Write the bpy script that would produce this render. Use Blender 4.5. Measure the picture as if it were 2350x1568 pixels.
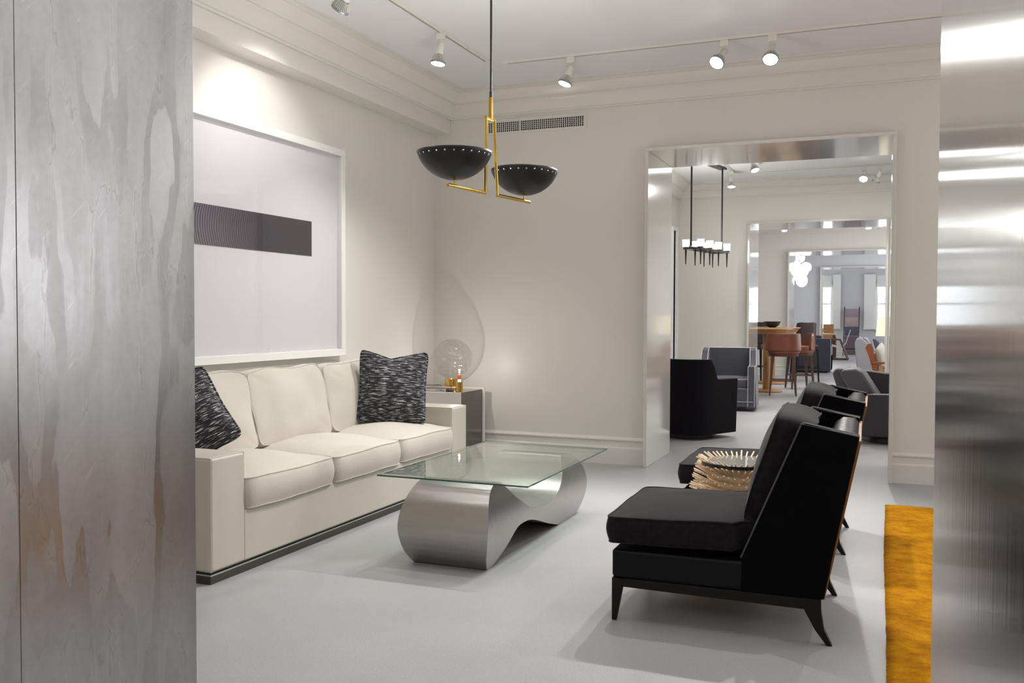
import bpy, bmesh, math, random
from mathutils import Vector, Matrix, noise
R = math.radians
PI = math.pi
random.seed(7)
S = bpy.context.scene
for o in list(bpy.data.objects): bpy.data.objects.remove(o)
COL = S.collection

# ------------------------------------------------------------------ camera
cam_d = bpy.data.cameras.new('camera'); cam = bpy.data.objects.new('camera', cam_d); COL.objects.link(cam)
cam_d.sensor_width = 36.0; cam_d.sensor_fit = 'HORIZONTAL'; cam_d.lens = 2100.0 / 2350.0 * 36.0
cam_d.clip_start = 0.05; cam_d.clip_end = 200
rx = (0.92652649, -0.013607, 0.37598338); ry = (0.37621491, 0.02469875, -0.92620317); rz = (0.00331653, 0.99960233, 0.02800321)
cam.matrix_world = Matrix((rx + (0,), ry + (0,), rz + (1.27,), (0, 0, 0, 1)))
S.camera = cam
# ------------------------------------------------------------------ world, exposure
W = bpy.data.worlds.new('world'); S.world = W; W.use_nodes = True
W.node_tree.nodes['Background'].inputs[0].default_value = (0.86, 0.93, 1.0, 1)
W.node_tree.nodes['Background'].inputs[1].default_value = 6.0
S.view_settings.view_transform = 'Standard'; S.view_settings.look = 'None'
S.view_settings.exposure = 0.12; S.view_settings.gamma = 1.0; S.view_settings.use_curve_mapping = False
# ------------------------------------------------------------------ light levels
SPOT_ONE = 1.0      # room one spots
ROOM_FILL = 1.0
def area(loc, sx, sy, power, rot=(0, 0, 0), color=(1, 0.97, 0.93), name='ceiling_fill_light'):  # unseen area lights added to fill the rooms, no fixtures
    l = bpy.data.lights.new(name, 'AREA'); l.shape = 'RECTANGLE'; l.size = sx; l.size_y = sy; l.energy = power; l.color = color
    o = bpy.data.objects.new(name, l); o.location = loc; o.rotation_euler = rot; COL.objects.link(o); return o
WARM = (1.0, 0.985, 0.955)
area((-0.6, 3.6, 3.25), 3.4, 1.6, 10 * ROOM_FILL, color=WARM)
area((1.9, 5.2, 3.25), 1.6, 3.2, 14 * ROOM_FILL, color=WARM)
area((3.15, 5.0, 1.7), 1.8, 3.2, 40 * ROOM_FILL, rot=(0, R(90), 0), color=(0.97, 0.985, 1.0), name='side_daylight_fill')  # added daylight fills from the sides; these walls have no windows
area((-0.9, -1.4, 3.25), 3.4, 2.4, 70 * ROOM_FILL, color=WARM)
area((0.3, 10.9, 3.25), 2.8, 3.2, 85 * ROOM_FILL, color=WARM)
area((-0.9, 17.4, 3.25), 3.4, 3.0, 60 * ROOM_FILL, color=(1, 0.99, 0.98))
area((2.5, 17.6, 1.7), 1.8, 3.2, 90 * ROOM_FILL, rot=(0, R(90), 0), color=(0.97, 0.985, 1.0), name='side_daylight_fill')
area((2.5, 24.4, 1.7), 1.8, 3.4, 130 * ROOM_FILL, rot=(0, R(90), 0), color=(0.95, 0.97, 1.0), name='side_daylight_fill')
area((-0.9, 24.2, 3.25), 3.4, 3.2, 40 * ROOM_FILL, color=(0.97, 0.98, 1.0))
area((2.5, 30.0, 1.7), 1.8, 2.6, 40 * ROOM_FILL, rot=(0, R(90), 0), color=(0.95, 0.97, 1.0), name='side_daylight_fill')
area((-4.0, 30.0, 1.7), 1.8, 2.6, 25 * ROOM_FILL, rot=(0, R(-90), 0), color=(0.95, 0.97, 1.0), name='side_daylight_fill')

# ------------------------------------------------------------------ materials
def mat(name, col, rough=0.5, metal=0.0, noise_scale=None, noise_amt=0.0, bump=0.0, bump_scale=60, stretch=(1, 1, 1), spec=0.5, sheen=0.0, coat=0.0, aniso=0.0, emis=None, es=0.0):
    m = bpy.data.materials.new(name); m.use_nodes = True
    nt = m.node_tree; b = nt.nodes['Principled BSDF']
    b.inputs['Base Color'].default_value = (*col, 1); b.inputs['Roughness'].default_value = rough; b.inputs['Metallic'].default_value = metal
    b.inputs['Specular IOR Level'].default_value = spec
    if sheen: b.inputs['Sheen Weight'].default_value = sheen; b.inputs['Sheen Roughness'].default_value = 0.4
    if coat: b.inputs['Coat Weight'].default_value = coat; b.inputs['Coat Roughness'].default_value = 0.08
    if aniso: b.inputs['Anisotropic'].default_value = aniso
    if emis: b.inputs['Emission Color'].default_value = (*emis, 1); b.inputs['Emission Strength'].default_value = es
    if noise_scale or bump:
        tc = nt.nodes.new('ShaderNodeTexCoord'); mp = nt.nodes.new('ShaderNodeMapping'); mp.inputs['Scale'].default_value = stretch
        nt.links.new(tc.outputs['Object'], mp.inputs[0])
    if noise_scale:
        n = nt.nodes.new('ShaderNodeTexNoise'); n.inputs['Scale'].default_value = noise_scale; n.inputs['Detail'].default_value = 6
        nt.links.new(mp.outputs[0], n.inputs['Vector'])
        mr = nt.nodes.new('ShaderNodeMapRange'); mr.inputs[1].default_value = 0.3; mr.inputs[2].default_value = 0.7
        mr.inputs[3].default_value = 1 - noise_amt; mr.inputs[4].default_value = 1 + noise_amt
        nt.links.new(n.outputs['Fac'], mr.inputs[0])
        v = nt.nodes.new('ShaderNodeVectorMath'); v.operation = 'SCALE'; v.inputs[0].default_value = col
        nt.links.new(mr.outputs[0], v.inputs['Scale']); nt.links.new(v.outputs[0], b.inputs['Base Color'])
    if bump:
        n2 = nt.nodes.new('ShaderNodeTexNoise'); n2.inputs['Scale'].default_value = bump_scale; n2.inputs['Detail'].default_value = 4
        nt.links.new(mp.outputs[0], n2.inputs['Vector'])
        bp = nt.nodes.new('ShaderNodeBump'); bp.inputs['Strength'].default_value = bump; bp.inputs['Distance'].default_value = 0.01
        nt.links.new(n2.outputs['Fac'], bp.inputs['Height']); nt.links.new(bp.outputs[0], b.inputs['Normal'])
    return m
def ramp(nt, fac, stops):
    r = nt.nodes.new('ShaderNodeValToRGB'); nt.links.new(fac, r.inputs[0])
    e = r.color_ramp.elements
    while len(e) < len(stops): e.new(0.5)
    for k, (p, c) in enumerate(stops): e[k].position = p; e[k].color = (*c, 1)
    return r
M = {}
M['wall'] = mat('wall_paint', (0.68, 0.66, 0.615), 0.38, bump=0.04, bump_scale=90, noise_scale=0.7, noise_amt=0.012, spec=0.4)
M['wall_daylit'] = mat('wall_paint_daylit', (0.56, 0.56, 0.575), 0.5)  # wall colour greyed to stand in for cool daylight
M['ceiling'] = mat('ceiling_paint', (0.76, 0.755, 0.765), 0.55)
M['trim'] = mat('trim_paint', (0.68, 0.66, 0.615), 0.22, bump=0.03, bump_scale=40, spec=0.5)
M['lacquer'] = mat('cream_lacquer', (0.60, 0.575, 0.535), 0.10, bump=0.01, bump_scale=14, coat=0.6, spec=0.6)
M['white'] = mat('white_paint', (0.78, 0.775, 0.75), 0.35)
M['white_lacquer'] = mat('white_lacquer', (0.70, 0.67, 0.64), 0.18)
M['white_plastic'] = mat('white_plastic', (0.72, 0.70, 0.64), 0.35)
M['mat_board'] = mat('mat_board', (0.72, 0.70, 0.73), 0.8)
M['leather_cream'] = mat('cream_leather', (0.55, 0.52, 0.45), 0.42, bump=0.12, bump_scale=260, noise_scale=2.2, noise_amt=0.02)
M['linen'] = mat('ivory_linen', (0.56, 0.52, 0.455), 0.85, bump=0.35, bump_scale=160, stretch=(1, 1, 5), noise_scale=60, noise_amt=0.025, sheen=0.15)
M['velvet'] = mat('charcoal_velvet', (0.013, 0.0115, 0.0135), 0.9, noise_scale=40, noise_amt=0.25, bump=0.12, bump_scale=400, sheen=0.16, spec=0.08)
M['leather_black'] = mat('black_leather', (0.003, 0.0028, 0.0035), 0.42, bump=0.08, bump_scale=300, spec=0.2)
M['leather_wing'] = mat('black_suede_side', (0.0022, 0.0021, 0.0028), 0.6, spec=0.06)
M['welt_black'] = mat('black_leather_edge', (0.055, 0.055, 0.06), 0.45)
M['wood_black'] = mat('ebonised_wood', (0.005, 0.004, 0.004), 0.35, spec=0.25)
M['veneer'] = mat('golden_wood_veneer', (0.20, 0.085, 0.022), 0.45, spec=0.25, noise_scale=9, noise_amt=0.35, stretch=(6, 6, 0.7))
M['bronze'] = mat('dark_bronze_metal', (0.10, 0.09, 0.08), 0.3, metal=0.9)
M['black_gloss'] = mat('black_recess', (0.006, 0.006, 0.006), 0.3)
M['silver_line'] = mat('silver_line', (0.7, 0.7, 0.68), 0.3, metal=0.9)
M['steel'] = mat('brushed_steel', (0.42, 0.40, 0.385), 0.27, metal=1.0, noise_scale=3.0, noise_amt=0.06, bump=0.10, bump_scale=40, stretch=(0.35, 14, 14))
M['brass'] = mat('polished_brass', (0.74, 0.49, 0.13), 0.16, metal=1.0)
M['black_metal'] = mat('satin_black_metal', (0.011, 0.0105, 0.011), 0.42)
M['gun_grey'] = mat('grey_fins', (0.33, 0.33, 0.34), 0.4, metal=0.4)
M['bulb'] = mat('lit_lens', (1, 1, 1), 0.4, emis=(1.0, 0.97, 0.93), es=22)
M['glow'] = mat('lit_globe', (1, 1, 1), 0.3, emis=(1.0, 0.98, 0.93), es=0.7)
M['crystal'] = mat('lit_crystal', (0.9, 0.88, 0.9), 0.08, emis=(1.0, 0.93, 0.95), es=0.8, bump=0.8, bump_scale=60)
M['bowl_inside'] = mat('white_enamel', (0.85, 0.84, 0.8), 0.5)
M['table_brown'] = mat('brown_lacquer', (0.075, 0.060, 0.052), 0.13, coat=0.3)
M['denim'] = mat('blue_grey_fabric', (0.075, 0.074, 0.095), 0.9, noise_scale=180, noise_amt=0.3, sheen=0.3)
M['dark_fabric'] = mat('near_black_fabric', (0.007, 0.006, 0.009), 0.85, noise_scale=120, noise_amt=0.3, sheen=0.06, spec=0.15)
M['sofa_blue'] = mat('slate_blue_fabric', (0.055, 0.060, 0.085), 0.9, noise_scale=90, noise_amt=0.2, sheen=0.2)
M['leather_grey'] = mat('grey_leather', (0.10, 0.098, 0.11), 0.42, bump=0.15, bump_scale=200)
M['leather_charcoal'] = mat('charcoal_leather', (0.036, 0.033, 0.040), 0.42, bump=0.15, bump_scale=200)
M['welt_light'] = mat('pale_welt', (0.5, 0.5, 0.5), 0.6)
M['leather_rust'] = mat('rust_leather', (0.17, 0.048, 0.022), 0.38, noise_scale=8, noise_amt=0.15, bump=0.1, bump_scale=150)
M['leather_plum'] = mat('plum_leather', (0.036, 0.020, 0.026), 0.3)
M['wood_dark'] = mat('walnut_wood', (0.085, 0.036, 0.022), 0.4, noise_scale=10, noise_amt=0.3, stretch=(5, 5, 0.6))
M['wood_oak'] = mat('golden_oak', (0.38, 0.20, 0.07), 0.4, noise_scale=8, noise_amt=0.2, stretch=(5, 5, 0.6))
M['wood_pale'] = mat('pale_oak_top', (0.50, 0.34, 0.19), 0.4, noise_scale=6, noise_amt=0.15, stretch=(5, 0.6, 5))
M['wood_red'] = mat('cherry_wood', (0.36, 0.095, 0.035), 0.4)
M['stick'] = mat('maple_pegs', (0.86, 0.68, 0.48), 0.55)
M['grey_cloth'] = mat('pale_grey_cloth', (0.24, 0.24, 0.26), 0.9)
M['cream_cloth'] = mat('cream_boucle', (0.58, 0.54, 0.49), 0.95, bump=0.8, bump_scale=120)
M['bottle'] = mat('pale_celadon', (0.62, 0.66, 0.62), 0.25)
M['shade'] = mat('lit_linen_shade', (0.8, 0.78, 0.6), 0.8, emis=(0.95, 0.9, 0.62), es=0.55)
M['tan'] = mat('tan_leather', (0.42, 0.20, 0.085), 0.5)
M['leaf'] = mat('green_leaf', (0.22, 0.42, 0.03), 0.5)
M['mirror_black'] = mat('smoked_mirror', (0.36, 0.36, 0.33), 0.04, metal=1.0)
M['paper'] = mat('book_paper', (0.75, 0.72, 0.70), 0.7)
M['cover_white'] = mat('book_cover_white', (0.72, 0.69, 0.70), 0.35)
M['cover_rose'] = mat('book_cover_taupe', (0.30, 0.22, 0.21), 0.2, coat=0.5)
M['ink'] = mat('black_ink', (0.02, 0.02, 0.02), 0.6)
M['cord'] = mat('black_cord', (0.01, 0.01, 0.01), 0.5)
M['candle'] = mat('amber_bulb', (0.35, 0.07, 0.02), 0.2, emis=(1.0, 0.25, 0.08), es=0.1)
M['vent_dark'] = mat('vent_dark', (0.02, 0.018, 0.015), 0.8)
M['window_sky'] = mat('bright_window', (0.9, 0.95, 1.0), 0.5, emis=(0.95, 0.98, 1.0), es=7.0)
for nm, c in dict(blanket_mauve=(0.33, 0.27, 0.285), blanket_rose=(0.42, 0.34, 0.335), blanket_slate=(0.10, 0.10, 0.135), blanket_plum=(0.16, 0.11, 0.135)).items():
    M[nm] = mat(nm, c, 0.95)

def floor_mat():
    m = mat('polished_concrete', (0.5, 0.5, 0.5), 0.42, spec=0.35); nt = m.node_tree; b = nt.nodes['Principled BSDF']
    g = nt.nodes.new('ShaderNodeNewGeometry')
    n1 = nt.nodes.new('ShaderNodeTexNoise'); n1.inputs['Scale'].default_value = 1.1; n1.inputs['Detail'].default_value = 8
    n2 = nt.nodes.new('ShaderNodeTexNoise'); n2.inputs['Scale'].default_value = 210; n2.inputs['Detail'].default_value = 2
    nt.links.new(g.outputs['Position'], n1.inputs['Vector']); nt.links.new(g.outputs['Position'], n2.inputs['Vector'])
    r1 = ramp(nt, n1.outputs['Fac'], [(0.3, (0.365, 0.36, 0.37)), (0.7, (0.435, 0.43, 0.44))])
    r2 = ramp(nt, n2.outputs['Fac'], [(0.30, (0.62, 0.62, 0.62)), (0.44, (1, 1, 1)), (0.64, (1, 1, 1)), (0.72, (1.12, 1.12, 1.12))])
    mx = nt.nodes.new('ShaderNodeMix'); mx.data_type = 'RGBA'; mx.blend_type = 'MULTIPLY'; mx.inputs[0].default_value = 1
    nt.links.new(r1.outputs[0], mx.inputs[6]); nt.links.new(r2.outputs[0], mx.inputs[7]); nt.links.new(mx.outputs[2], b.inputs['Base Color'])
    rr = nt.nodes.new('ShaderNodeMapRange'); rr.inputs[3].default_value = 0.28; rr.inputs[4].default_value = 0.5
    nt.links.new(n1.outputs['Fac'], rr.inputs[0]); nt.links.new(rr.outputs[0], b.inputs['Roughness'])
    return m
M['floor'] = floor_mat()

def leaf_mat(name, rough, patches):
    """weathered silver leaf: metal with stained, stretched patches, cracks and scratches"""
    m = mat(name, (0.7, 0.7, 0.7), rough, metal=1.0); nt = m.node_tree; b = nt.nodes['Principled BSDF']
    g = nt.nodes.new('ShaderNodeNewGeometry')
    mp = nt.nodes.new('ShaderNodeMapping'); mp.inputs['Scale'].default_value = (1, 2.6, 0.8); nt.links.new(g.outputs['Position'], mp.inputs[0])
    n = nt.nodes.new('ShaderNodeTexNoise'); n.inputs['Scale'].default_value = 1.6; n.inputs['Detail'].default_value = 9; n.inputs['Roughness'].default_value = 0.55; n.inputs['Distortion'].default_value = 0.3
    nt.links.new(mp.outputs[0], n.inputs['Vector'])
    r = ramp(nt, n.outputs['Fac'], [(0.34, (0.33, 0.325, 0.33)), (0.43, (0.37, 0.365, 0.37)), (0.56, (0.41, 0.41, 0.42)), (0.70, (0.46, 0.455, 0.455))] if patches else
             [(0.2, (0.78, 0.79, 0.79)), (0.8, (0.90, 0.91, 0.91))])
    col = r.outputs[0]
    if patches:
        # torn edges between leaf layers
        mp2 = nt.nodes.new('ShaderNodeMapping'); mp2.inputs['Scale'].default_value = (1, 4.5, 1.0); nt.links.new(g.outputs['Position'], mp2.inputs[0])
        v = nt.nodes.new('ShaderNodeTexVoronoi'); v.feature = 'DISTANCE_TO_EDGE'; v.inputs['Scale'].default_value = 1.5
        n3 = nt.nodes.new('ShaderNodeTexNoise'); n3.inputs['Scale'].default_value = 7; n3.inputs['Detail'].default_value = 6; nt.links.new(mp2.outputs[0], n3.inputs['Vector'])
        ad = nt.nodes.new('ShaderNodeMix'); ad.data_type = 'RGBA'; ad.inputs[0].default_value = 0.22
        nt.links.new(mp2.outputs[0], ad.inputs[6]); nt.links.new(n3.outputs['Color'], ad.inputs[7]); nt.links.new(ad.outputs[2], v.inputs['Vector'])
        r3 = ramp(nt, v.outputs['Distance'], [(0.0, (0.80, 0.80, 0.80)), (0.010, (1.10, 1.10, 1.10)), (0.03, (1, 1, 1))])
        mx = nt.nodes.new('ShaderNodeMix'); mx.data_type = 'RGBA'; mx.blend_type = 'MULTIPLY'; mx.inputs[0].default_value = 0.75
        nt.links.new(col, mx.inputs[6]); nt.links.new(r3.outputs[0], mx.inputs[7]); col = mx.outputs[2]
        # fine specks and scratches
        n4 = nt.nodes.new('ShaderNodeTexNoise'); n4.inputs['Scale'].default_value = 45; n4.inputs['Detail'].default_value = 5; nt.links.new(g.outputs['Position'], n4.inputs['Vector'])
        r4 = ramp(nt, n4.outputs['Fac'], [(0.34, (0.95, 0.95, 0.95)), (0.5, (1, 1, 1)), (0.72, (1.03, 1.03, 1.03))])
        mx2 = nt.nodes.new('ShaderNodeMix'); mx2.data_type = 'RGBA'; mx2.blend_type = 'MULTIPLY'; mx2.inputs[0].default_value = 0.8
        nt.links.new(col, mx2.inputs[6]); nt.links.new(r4.outputs[0], mx2.inputs[7]); col = mx2.outputs[2]
        # overlapping leaves: burnished and matt patches with torn, mostly upright edges
        mpp = nt.nodes.new('ShaderNodeMapping'); mpp.inputs['Scale'].default_value = (1, 5.5, 1.15); nt.links.new(g.outputs['Position'], mpp.inputs[0])
        npch = nt.nodes.new('ShaderNodeTexNoise'); npch.inputs['Scale'].default_value = 1.3; npch.inputs['Detail'].default_value = 7; npch.inputs['Roughness'].default_value = 0.42; nt.links.new(mpp.outputs[0], npch.inputs['Vector'])
        rp = ramp(nt, npch.outputs['Fac'], [(0.475, (0, 0, 0)), (0.483, (1, 1, 1)), (0.56, (1, 1, 1)), (0.575, (0.45, 0.45, 0.45))])
        mr = nt.nodes.new('ShaderNodeMapRange'); mr.inputs[3].default_value = rough + 0.06; mr.inputs[4].default_value = rough - 0.04
        nt.links.new(rp.outputs[0], mr.inputs[0]); nt.links.new(mr.outputs[0], b.inputs['Roughness'])
        rc = ramp(nt, rp.outputs[0], [(0.0, (1.03, 1.03, 1.035)), (1.0, (0.955, 0.95, 0.955))])
        mx3 = nt.nodes.new('ShaderNodeMix'); mx3.data_type = 'RGBA'; mx3.blend_type = 'MULTIPLY'; mx3.inputs[0].default_value = 1.0
        nt.links.new(col, mx3.inputs[6]); nt.links.new(rc.outputs[0], mx3.inputs[7]); col = mx3.outputs[2]
        # fine slanted scratches
        ms = nt.nodes.new('ShaderNodeMapping'); ms.vector_type = 'TEXTURE'; ms.inputs['Rotation'].default_value = (R(48), 0, 0); ms.inputs['Scale'].default_value = (1, 0.20, 0.018); nt.links.new(g.outputs['Position'], ms.inputs[0])
        ns = nt.nodes.new('ShaderNodeTexNoise'); ns.inputs['Scale'].default_value = 2.2; ns.inputs['Detail'].default_value = 5; ns.inputs['Distortion'].default_value = 0.6; nt.links.new(ms.outputs[0], ns.inputs['Vector'])
        rs = ramp(nt, ns.outputs['Fac'], [(0.62, (1, 1, 1)), (0.70, (1.08, 1.08, 1.07)), (0.76, (1.22, 1.21, 1.20))])
        mx4 = nt.nodes.new('ShaderNodeMix'); mx4.data_type = 'RGBA'; mx4.blend_type = 'MULTIPLY'; mx4.inputs[0].default_value = 1.0
        nt.links.new(col, mx4.inputs[6]); nt.links.new(rs.outputs[0], mx4.inputs[7]); col = mx4.outputs[2]
        bp = nt.nodes.new('ShaderNodeBump'); bp.inputs['Strength'].default_value = 0.15; bp.inputs['Distance'].default_value = 0.002
        nt.links.new(n3.outputs['Fac'], bp.inputs['Height']); nt.links.new(bp.outputs[0], b.inputs['Normal'])
    else:
        mp3 = nt.nodes.new('ShaderNodeMapping'); mp3.inputs['Scale'].default_value = (1, 16, 0.30); nt.links.new(g.outputs['Position'], mp3.inputs[0])
        n5 = nt.nodes.new('ShaderNodeTexNoise'); n5.inputs['Scale'].default_value = 2; n5.inputs['Detail'].default_value = 4; nt.links.new(mp3.outputs[0], n5.inputs['Vector'])
        bp = nt.nodes.new('ShaderNodeBump'); bp.inputs['Strength'].default_value = 0.05; bp.inputs['Distance'].default_value = 0.004
        nt.links.new(n5.outputs['Fac'], bp.inputs['Height']); nt.links.new(bp.outputs[0], b.inputs['Normal'])
    if not patches:
        cx_ = nt.nodes.new('ShaderNodeCombineXYZ'); cx_.inputs[1].default_value = 1.0; nt.links.new(cx_.outputs[0], b.inputs['Tangent']); b.inputs['Anisotropic'].default_value = 0.6
    nt.links.new(col, b.inputs['Base Color'])
    return m
M['leaf_left'] = leaf_mat('weathered_silver_leaf', 0.31, True)
M['leaf_right'] = leaf_mat('polished_silver_leaf', 0.13, False)

def glass_mat(name, tint, edge=None, pattern=False, gloss=1.0):
    """thin clear glass: tinted transmission plus a Fresnel reflection"""
    m = bpy.data.materials.new(name); m.use_nodes = True; nt = m.node_tree; nt.nodes.clear()
    out = nt.nodes.new('ShaderNodeOutputMaterial'); t = nt.nodes.new('ShaderNodeBsdfTransparent'); t.inputs[0].default_value = (*tint, 1)
    g = nt.nodes.new('ShaderNodeBsdfGlossy'); g.inputs['Roughness'].default_value = 0.01; g.inputs[0].default_value = (gloss, gloss, gloss, 1)
    lw = nt.nodes.new('ShaderNodeLayerWeight'); lw.inputs[0].default_value = 0.5
    pw = nt.nodes.new('ShaderNodeMath'); pw.operation = 'POWER'; pw.inputs[1].default_value = 5.0; nt.links.new(lw.outputs['Facing'], pw.inputs[0])
    fr = nt.nodes.new('ShaderNodeMath'); fr.operation = 'MULTIPLY_ADD'; fr.inputs[1].default_value = 0.93; fr.inputs[2].default_value = 0.065; nt.links.new(pw.outputs[0], fr.inputs[0])
    mx = nt.nodes.new('ShaderNodeMixShader'); nt.links.new(fr.outputs[0], mx.inputs[0]); nt.links.new(t.outputs[0], mx.inputs[1]); nt.links.new(g.outputs[0], mx.inputs[2])
    nt.links.new(mx.outputs[0], out.inputs[0])
    if pattern:   # uneven blown glass; pale veins in the tint stand in for caustics
        tc = nt.nodes.new('ShaderNodeTexCoord'); n = nt.nodes.new('ShaderNodeTexNoise'); n.inputs['Scale'].default_value = 9.0; n.inputs['Detail'].default_value = 0.5; n.inputs['Distortion'].default_value = 1.4
        nt.links.new(tc.outputs['Object'], n.inputs['Vector'])
        r = ramp(nt, n.outputs['Fac'], [(0.42, (0.90, 0.90, 0.895)), (0.482, (0.905, 0.905, 0.90)), (0.5, (1, 1, 1)), (0.518, (0.905, 0.905, 0.90)), (0.6, (0.90, 0.90, 0.895))])
        nt.links.new(r.outputs[0], t.inputs[0])
        bp = nt.nodes.new('ShaderNodeBump'); bp.inputs['Strength'].default_value = 0.35; bp.inputs['Distance'].default_value = 0.02
        nt.links.new(n.outputs['Fac'], bp.inputs['Height']); nt.links.new(bp.outputs[0], g.inputs['Normal'])
    return m
M['glass_top'] = glass_mat('table_glass', (0.90, 0.955, 0.93))
M['glass_edge'] = mat('green_glass_edge', (0.02, 0.085, 0.065), 0.08, coat=0.8)
M['glass_pane'] = glass_mat('frame_glass', (0.985, 0.985, 0.985))
M['globe'] = glass_mat('blown_glass', (0.95, 0.95, 0.95), pattern=True)
M['globe_small'] = glass_mat('blown_glass_small', (0.98, 0.98, 0.98))

def stripe_print():
    m = mat('ribbed_ink_print', (0.04, 0.025, 0.04), 0.6); nt = m.node_tree; b = nt.nodes['Principled BSDF']
    g = nt.nodes.new('ShaderNodeNewGeometry'); sp = nt.nodes.new('ShaderNodeSeparateXYZ'); nt.links.new(g.outputs['Position'], sp.inputs[0])
    # curved fine lines: phase = y + k (z-z0)^2
    zz = nt.nodes.new('ShaderNodeMath'); zz.operation = 'SUBTRACT'; zz.inputs[1].default_value = 1.83; nt.links.new(sp.outputs[2], zz.inputs[0])
    z2 = nt.nodes.new('ShaderNodeMath'); z2.operation = 'POWER'; z2.inputs[1].default_value = 2; nt.links.new(zz.outputs[0], z2.inputs[0])
    z3 = nt.nodes.new('ShaderNodeMath'); z3.operation = 'MULTIPLY'; z3.inputs[1].default_value = -1.6; nt.links.new(z2.outputs[0], z3.inputs[0])
    ad = nt.nodes.new('ShaderNodeMath'); ad.operation = 'ADD'; nt.links.new(sp.outputs[1], ad.inputs[0]); nt.links.new(z3.outputs[0], ad.inputs[1])
    n = nt.nodes.new('ShaderNodeTexNoise'); n.inputs['Scale'].default_value = 9; nt.links.new(g.outputs['Position'], n.inputs['Vector'])
    nm = nt.nodes.new('ShaderNodeMath'); nm.operation = 'MULTIPLY'; nm.inputs[1].default_value = 0.02; nt.links.new(n.outputs['Fac'], nm.inputs[0])
    a2 = nt.nodes.new('ShaderNodeMath'); a2.operation = 'ADD'; nt.links.new(ad.outputs[0], a2.inputs[0]); nt.links.new(nm.outputs[0], a2.inputs[1])
    f = nt.nodes.new('ShaderNodeMath'); f.operation = 'MULTIPLY'; f.inputs[1].default_value = 300.0; nt.links.new(a2.outputs[0], f.inputs[0])
    s = nt.nodes.new('ShaderNodeMath'); s.operation = 'SINE'; nt.links.new(f.outputs[0], s.inputs[0])
    ma = nt.nodes.new('ShaderNodeMapRange'); ma.inputs[1].default_value = -1; ma.inputs[2].default_value = 1; nt.links.new(s.outputs[0], ma.inputs[0])
    # lines strong towards the near end, faint at the far end
    my = nt.nodes.new('ShaderNodeMapRange'); my.inputs[1].default_value = 4.3; my.inputs[2].default_value = 5.75; my.inputs[3].default_value = 1.0; my.inputs[4].default_value = 0.12
    nt.links.new(sp.outputs[1], my.inputs[0])
    mm = nt.nodes.new('ShaderNodeMath'); mm.operation = 'MULTIPLY'; nt.links.new(ma.outputs[0], mm.inputs[0]); nt.links.new(my.outputs[0], mm.inputs[1])
    r = ramp(nt, mm.outputs[0], [(0.0, (0.012, 0.006, 0.014)), (0.5, (0.032, 0.02, 0.04)), (1.0, (0.26, 0.20, 0.30))])
    nt.links.new(r.outputs[0], b.inputs['Base Color']); return m
M['print'] = stripe_print()

def tweed():
    m = mat('black_white_slub_weave', (0.02, 0.02, 0.025), 0.95, sheen=0.1); nt = m.node_tree; b = nt.nodes['Principled BSDF']
    tc = nt.nodes.new('ShaderNodeTexCoord'); mp = nt.nodes.new('ShaderNodeMapping'); mp.inputs['Scale'].default_value = (20, 20, 240)
    nt.links.new(tc.outputs['Object'], mp.inputs[0])
    n = nt.nodes.new('ShaderNodeTexNoise'); n.inputs['Scale'].default_value = 1.0; n.inputs['Detail'].default_value = 3; n.inputs['Distortion'].default_value = 0.25
    nt.links.new(mp.outputs[0], n.inputs['Vector'])
    n2 = nt.nodes.new('ShaderNodeTexNoise'); n2.inputs['Scale'].default_value = 420; n2.inputs['Detail'].default_value = 2; nt.links.new(tc.outputs['Object'], n2.inputs['Vector'])
    mu = nt.nodes.new('ShaderNodeMath'); mu.operation = 'MULTIPLY_ADD'; mu.inputs[1].default_value = 0.30; nt.links.new(n2.outputs['Fac'], mu.inputs[0]); nt.links.new(n.outputs['Fac'], mu.inputs[2])
    r = ramp(nt, mu.outputs[0], [(0.0, (0.010, 0.009, 0.013)), (0.685, (0.018, 0.016, 0.022)), (0.73, (0.16, 0.155, 0.165)), (0.80, (0.62, 0.61, 0.62))])
    nt.links.new(r.outputs[0], b.inputs['Base Color'])
    bp = nt.nodes.new('ShaderNodeBump'); bp.inputs['Strength'].default_value = 0.8; bp.inputs['Distance'].default_value = 0.006
    nt.links.new(mu.outputs[0], bp.inputs['Height']); nt.links.new(bp.outputs[0], b.inputs['Normal']); return m
M['tweed'] = tweed()

def rug_mat():
    m = mat('amber_rug_pile', (0.5, 0.22, 0.02), 0.95, spec=0.05); nt = m.node_tree; b = nt.nodes['Principled BSDF']
    g = nt.nodes.new('ShaderNodeNewGeometry'); mp = nt.nodes.new('ShaderNodeMapping'); mp.inputs['Scale'].default_value = (1.0, 1.3, 1); nt.links.new(g.outputs['Position'], mp.inputs[0])
    n = nt.nodes.new('ShaderNodeTexNoise'); n.inputs['Scale'].default_value = 5; n.inputs['Detail'].default_value = 14; n.inputs['Roughness'].default_value = 0.85; nt.links.new(mp.outputs[0], n.inputs['Vector'])
    r = ramp(nt, n.outputs['Fac'], [(0.36, (0.30, 0.105, 0.004)), (0.5, (0.55, 0.23, 0.007)), (0.62, (0.70, 0.34, 0.014))])
    nt.links.new(r.outputs[0], b.inputs['Base Color'])
    n2 = nt.nodes.new('ShaderNodeTexNoise'); n2.inputs['Scale'].default_value = 260; nt.links.new(g.outputs['Position'], n2.inputs['Vector'])
    bp = nt.nodes.new('ShaderNodeBump'); bp.inputs['Strength'].default_value = 0.6; bp.inputs['Distance'].default_value = 0.01
    nt.links.new(n2.outputs['Fac'], bp.inputs['Height']); nt.links.new(bp.outputs[0], b.inputs['Normal']); return m
M['rug'] = rug_mat()

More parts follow.
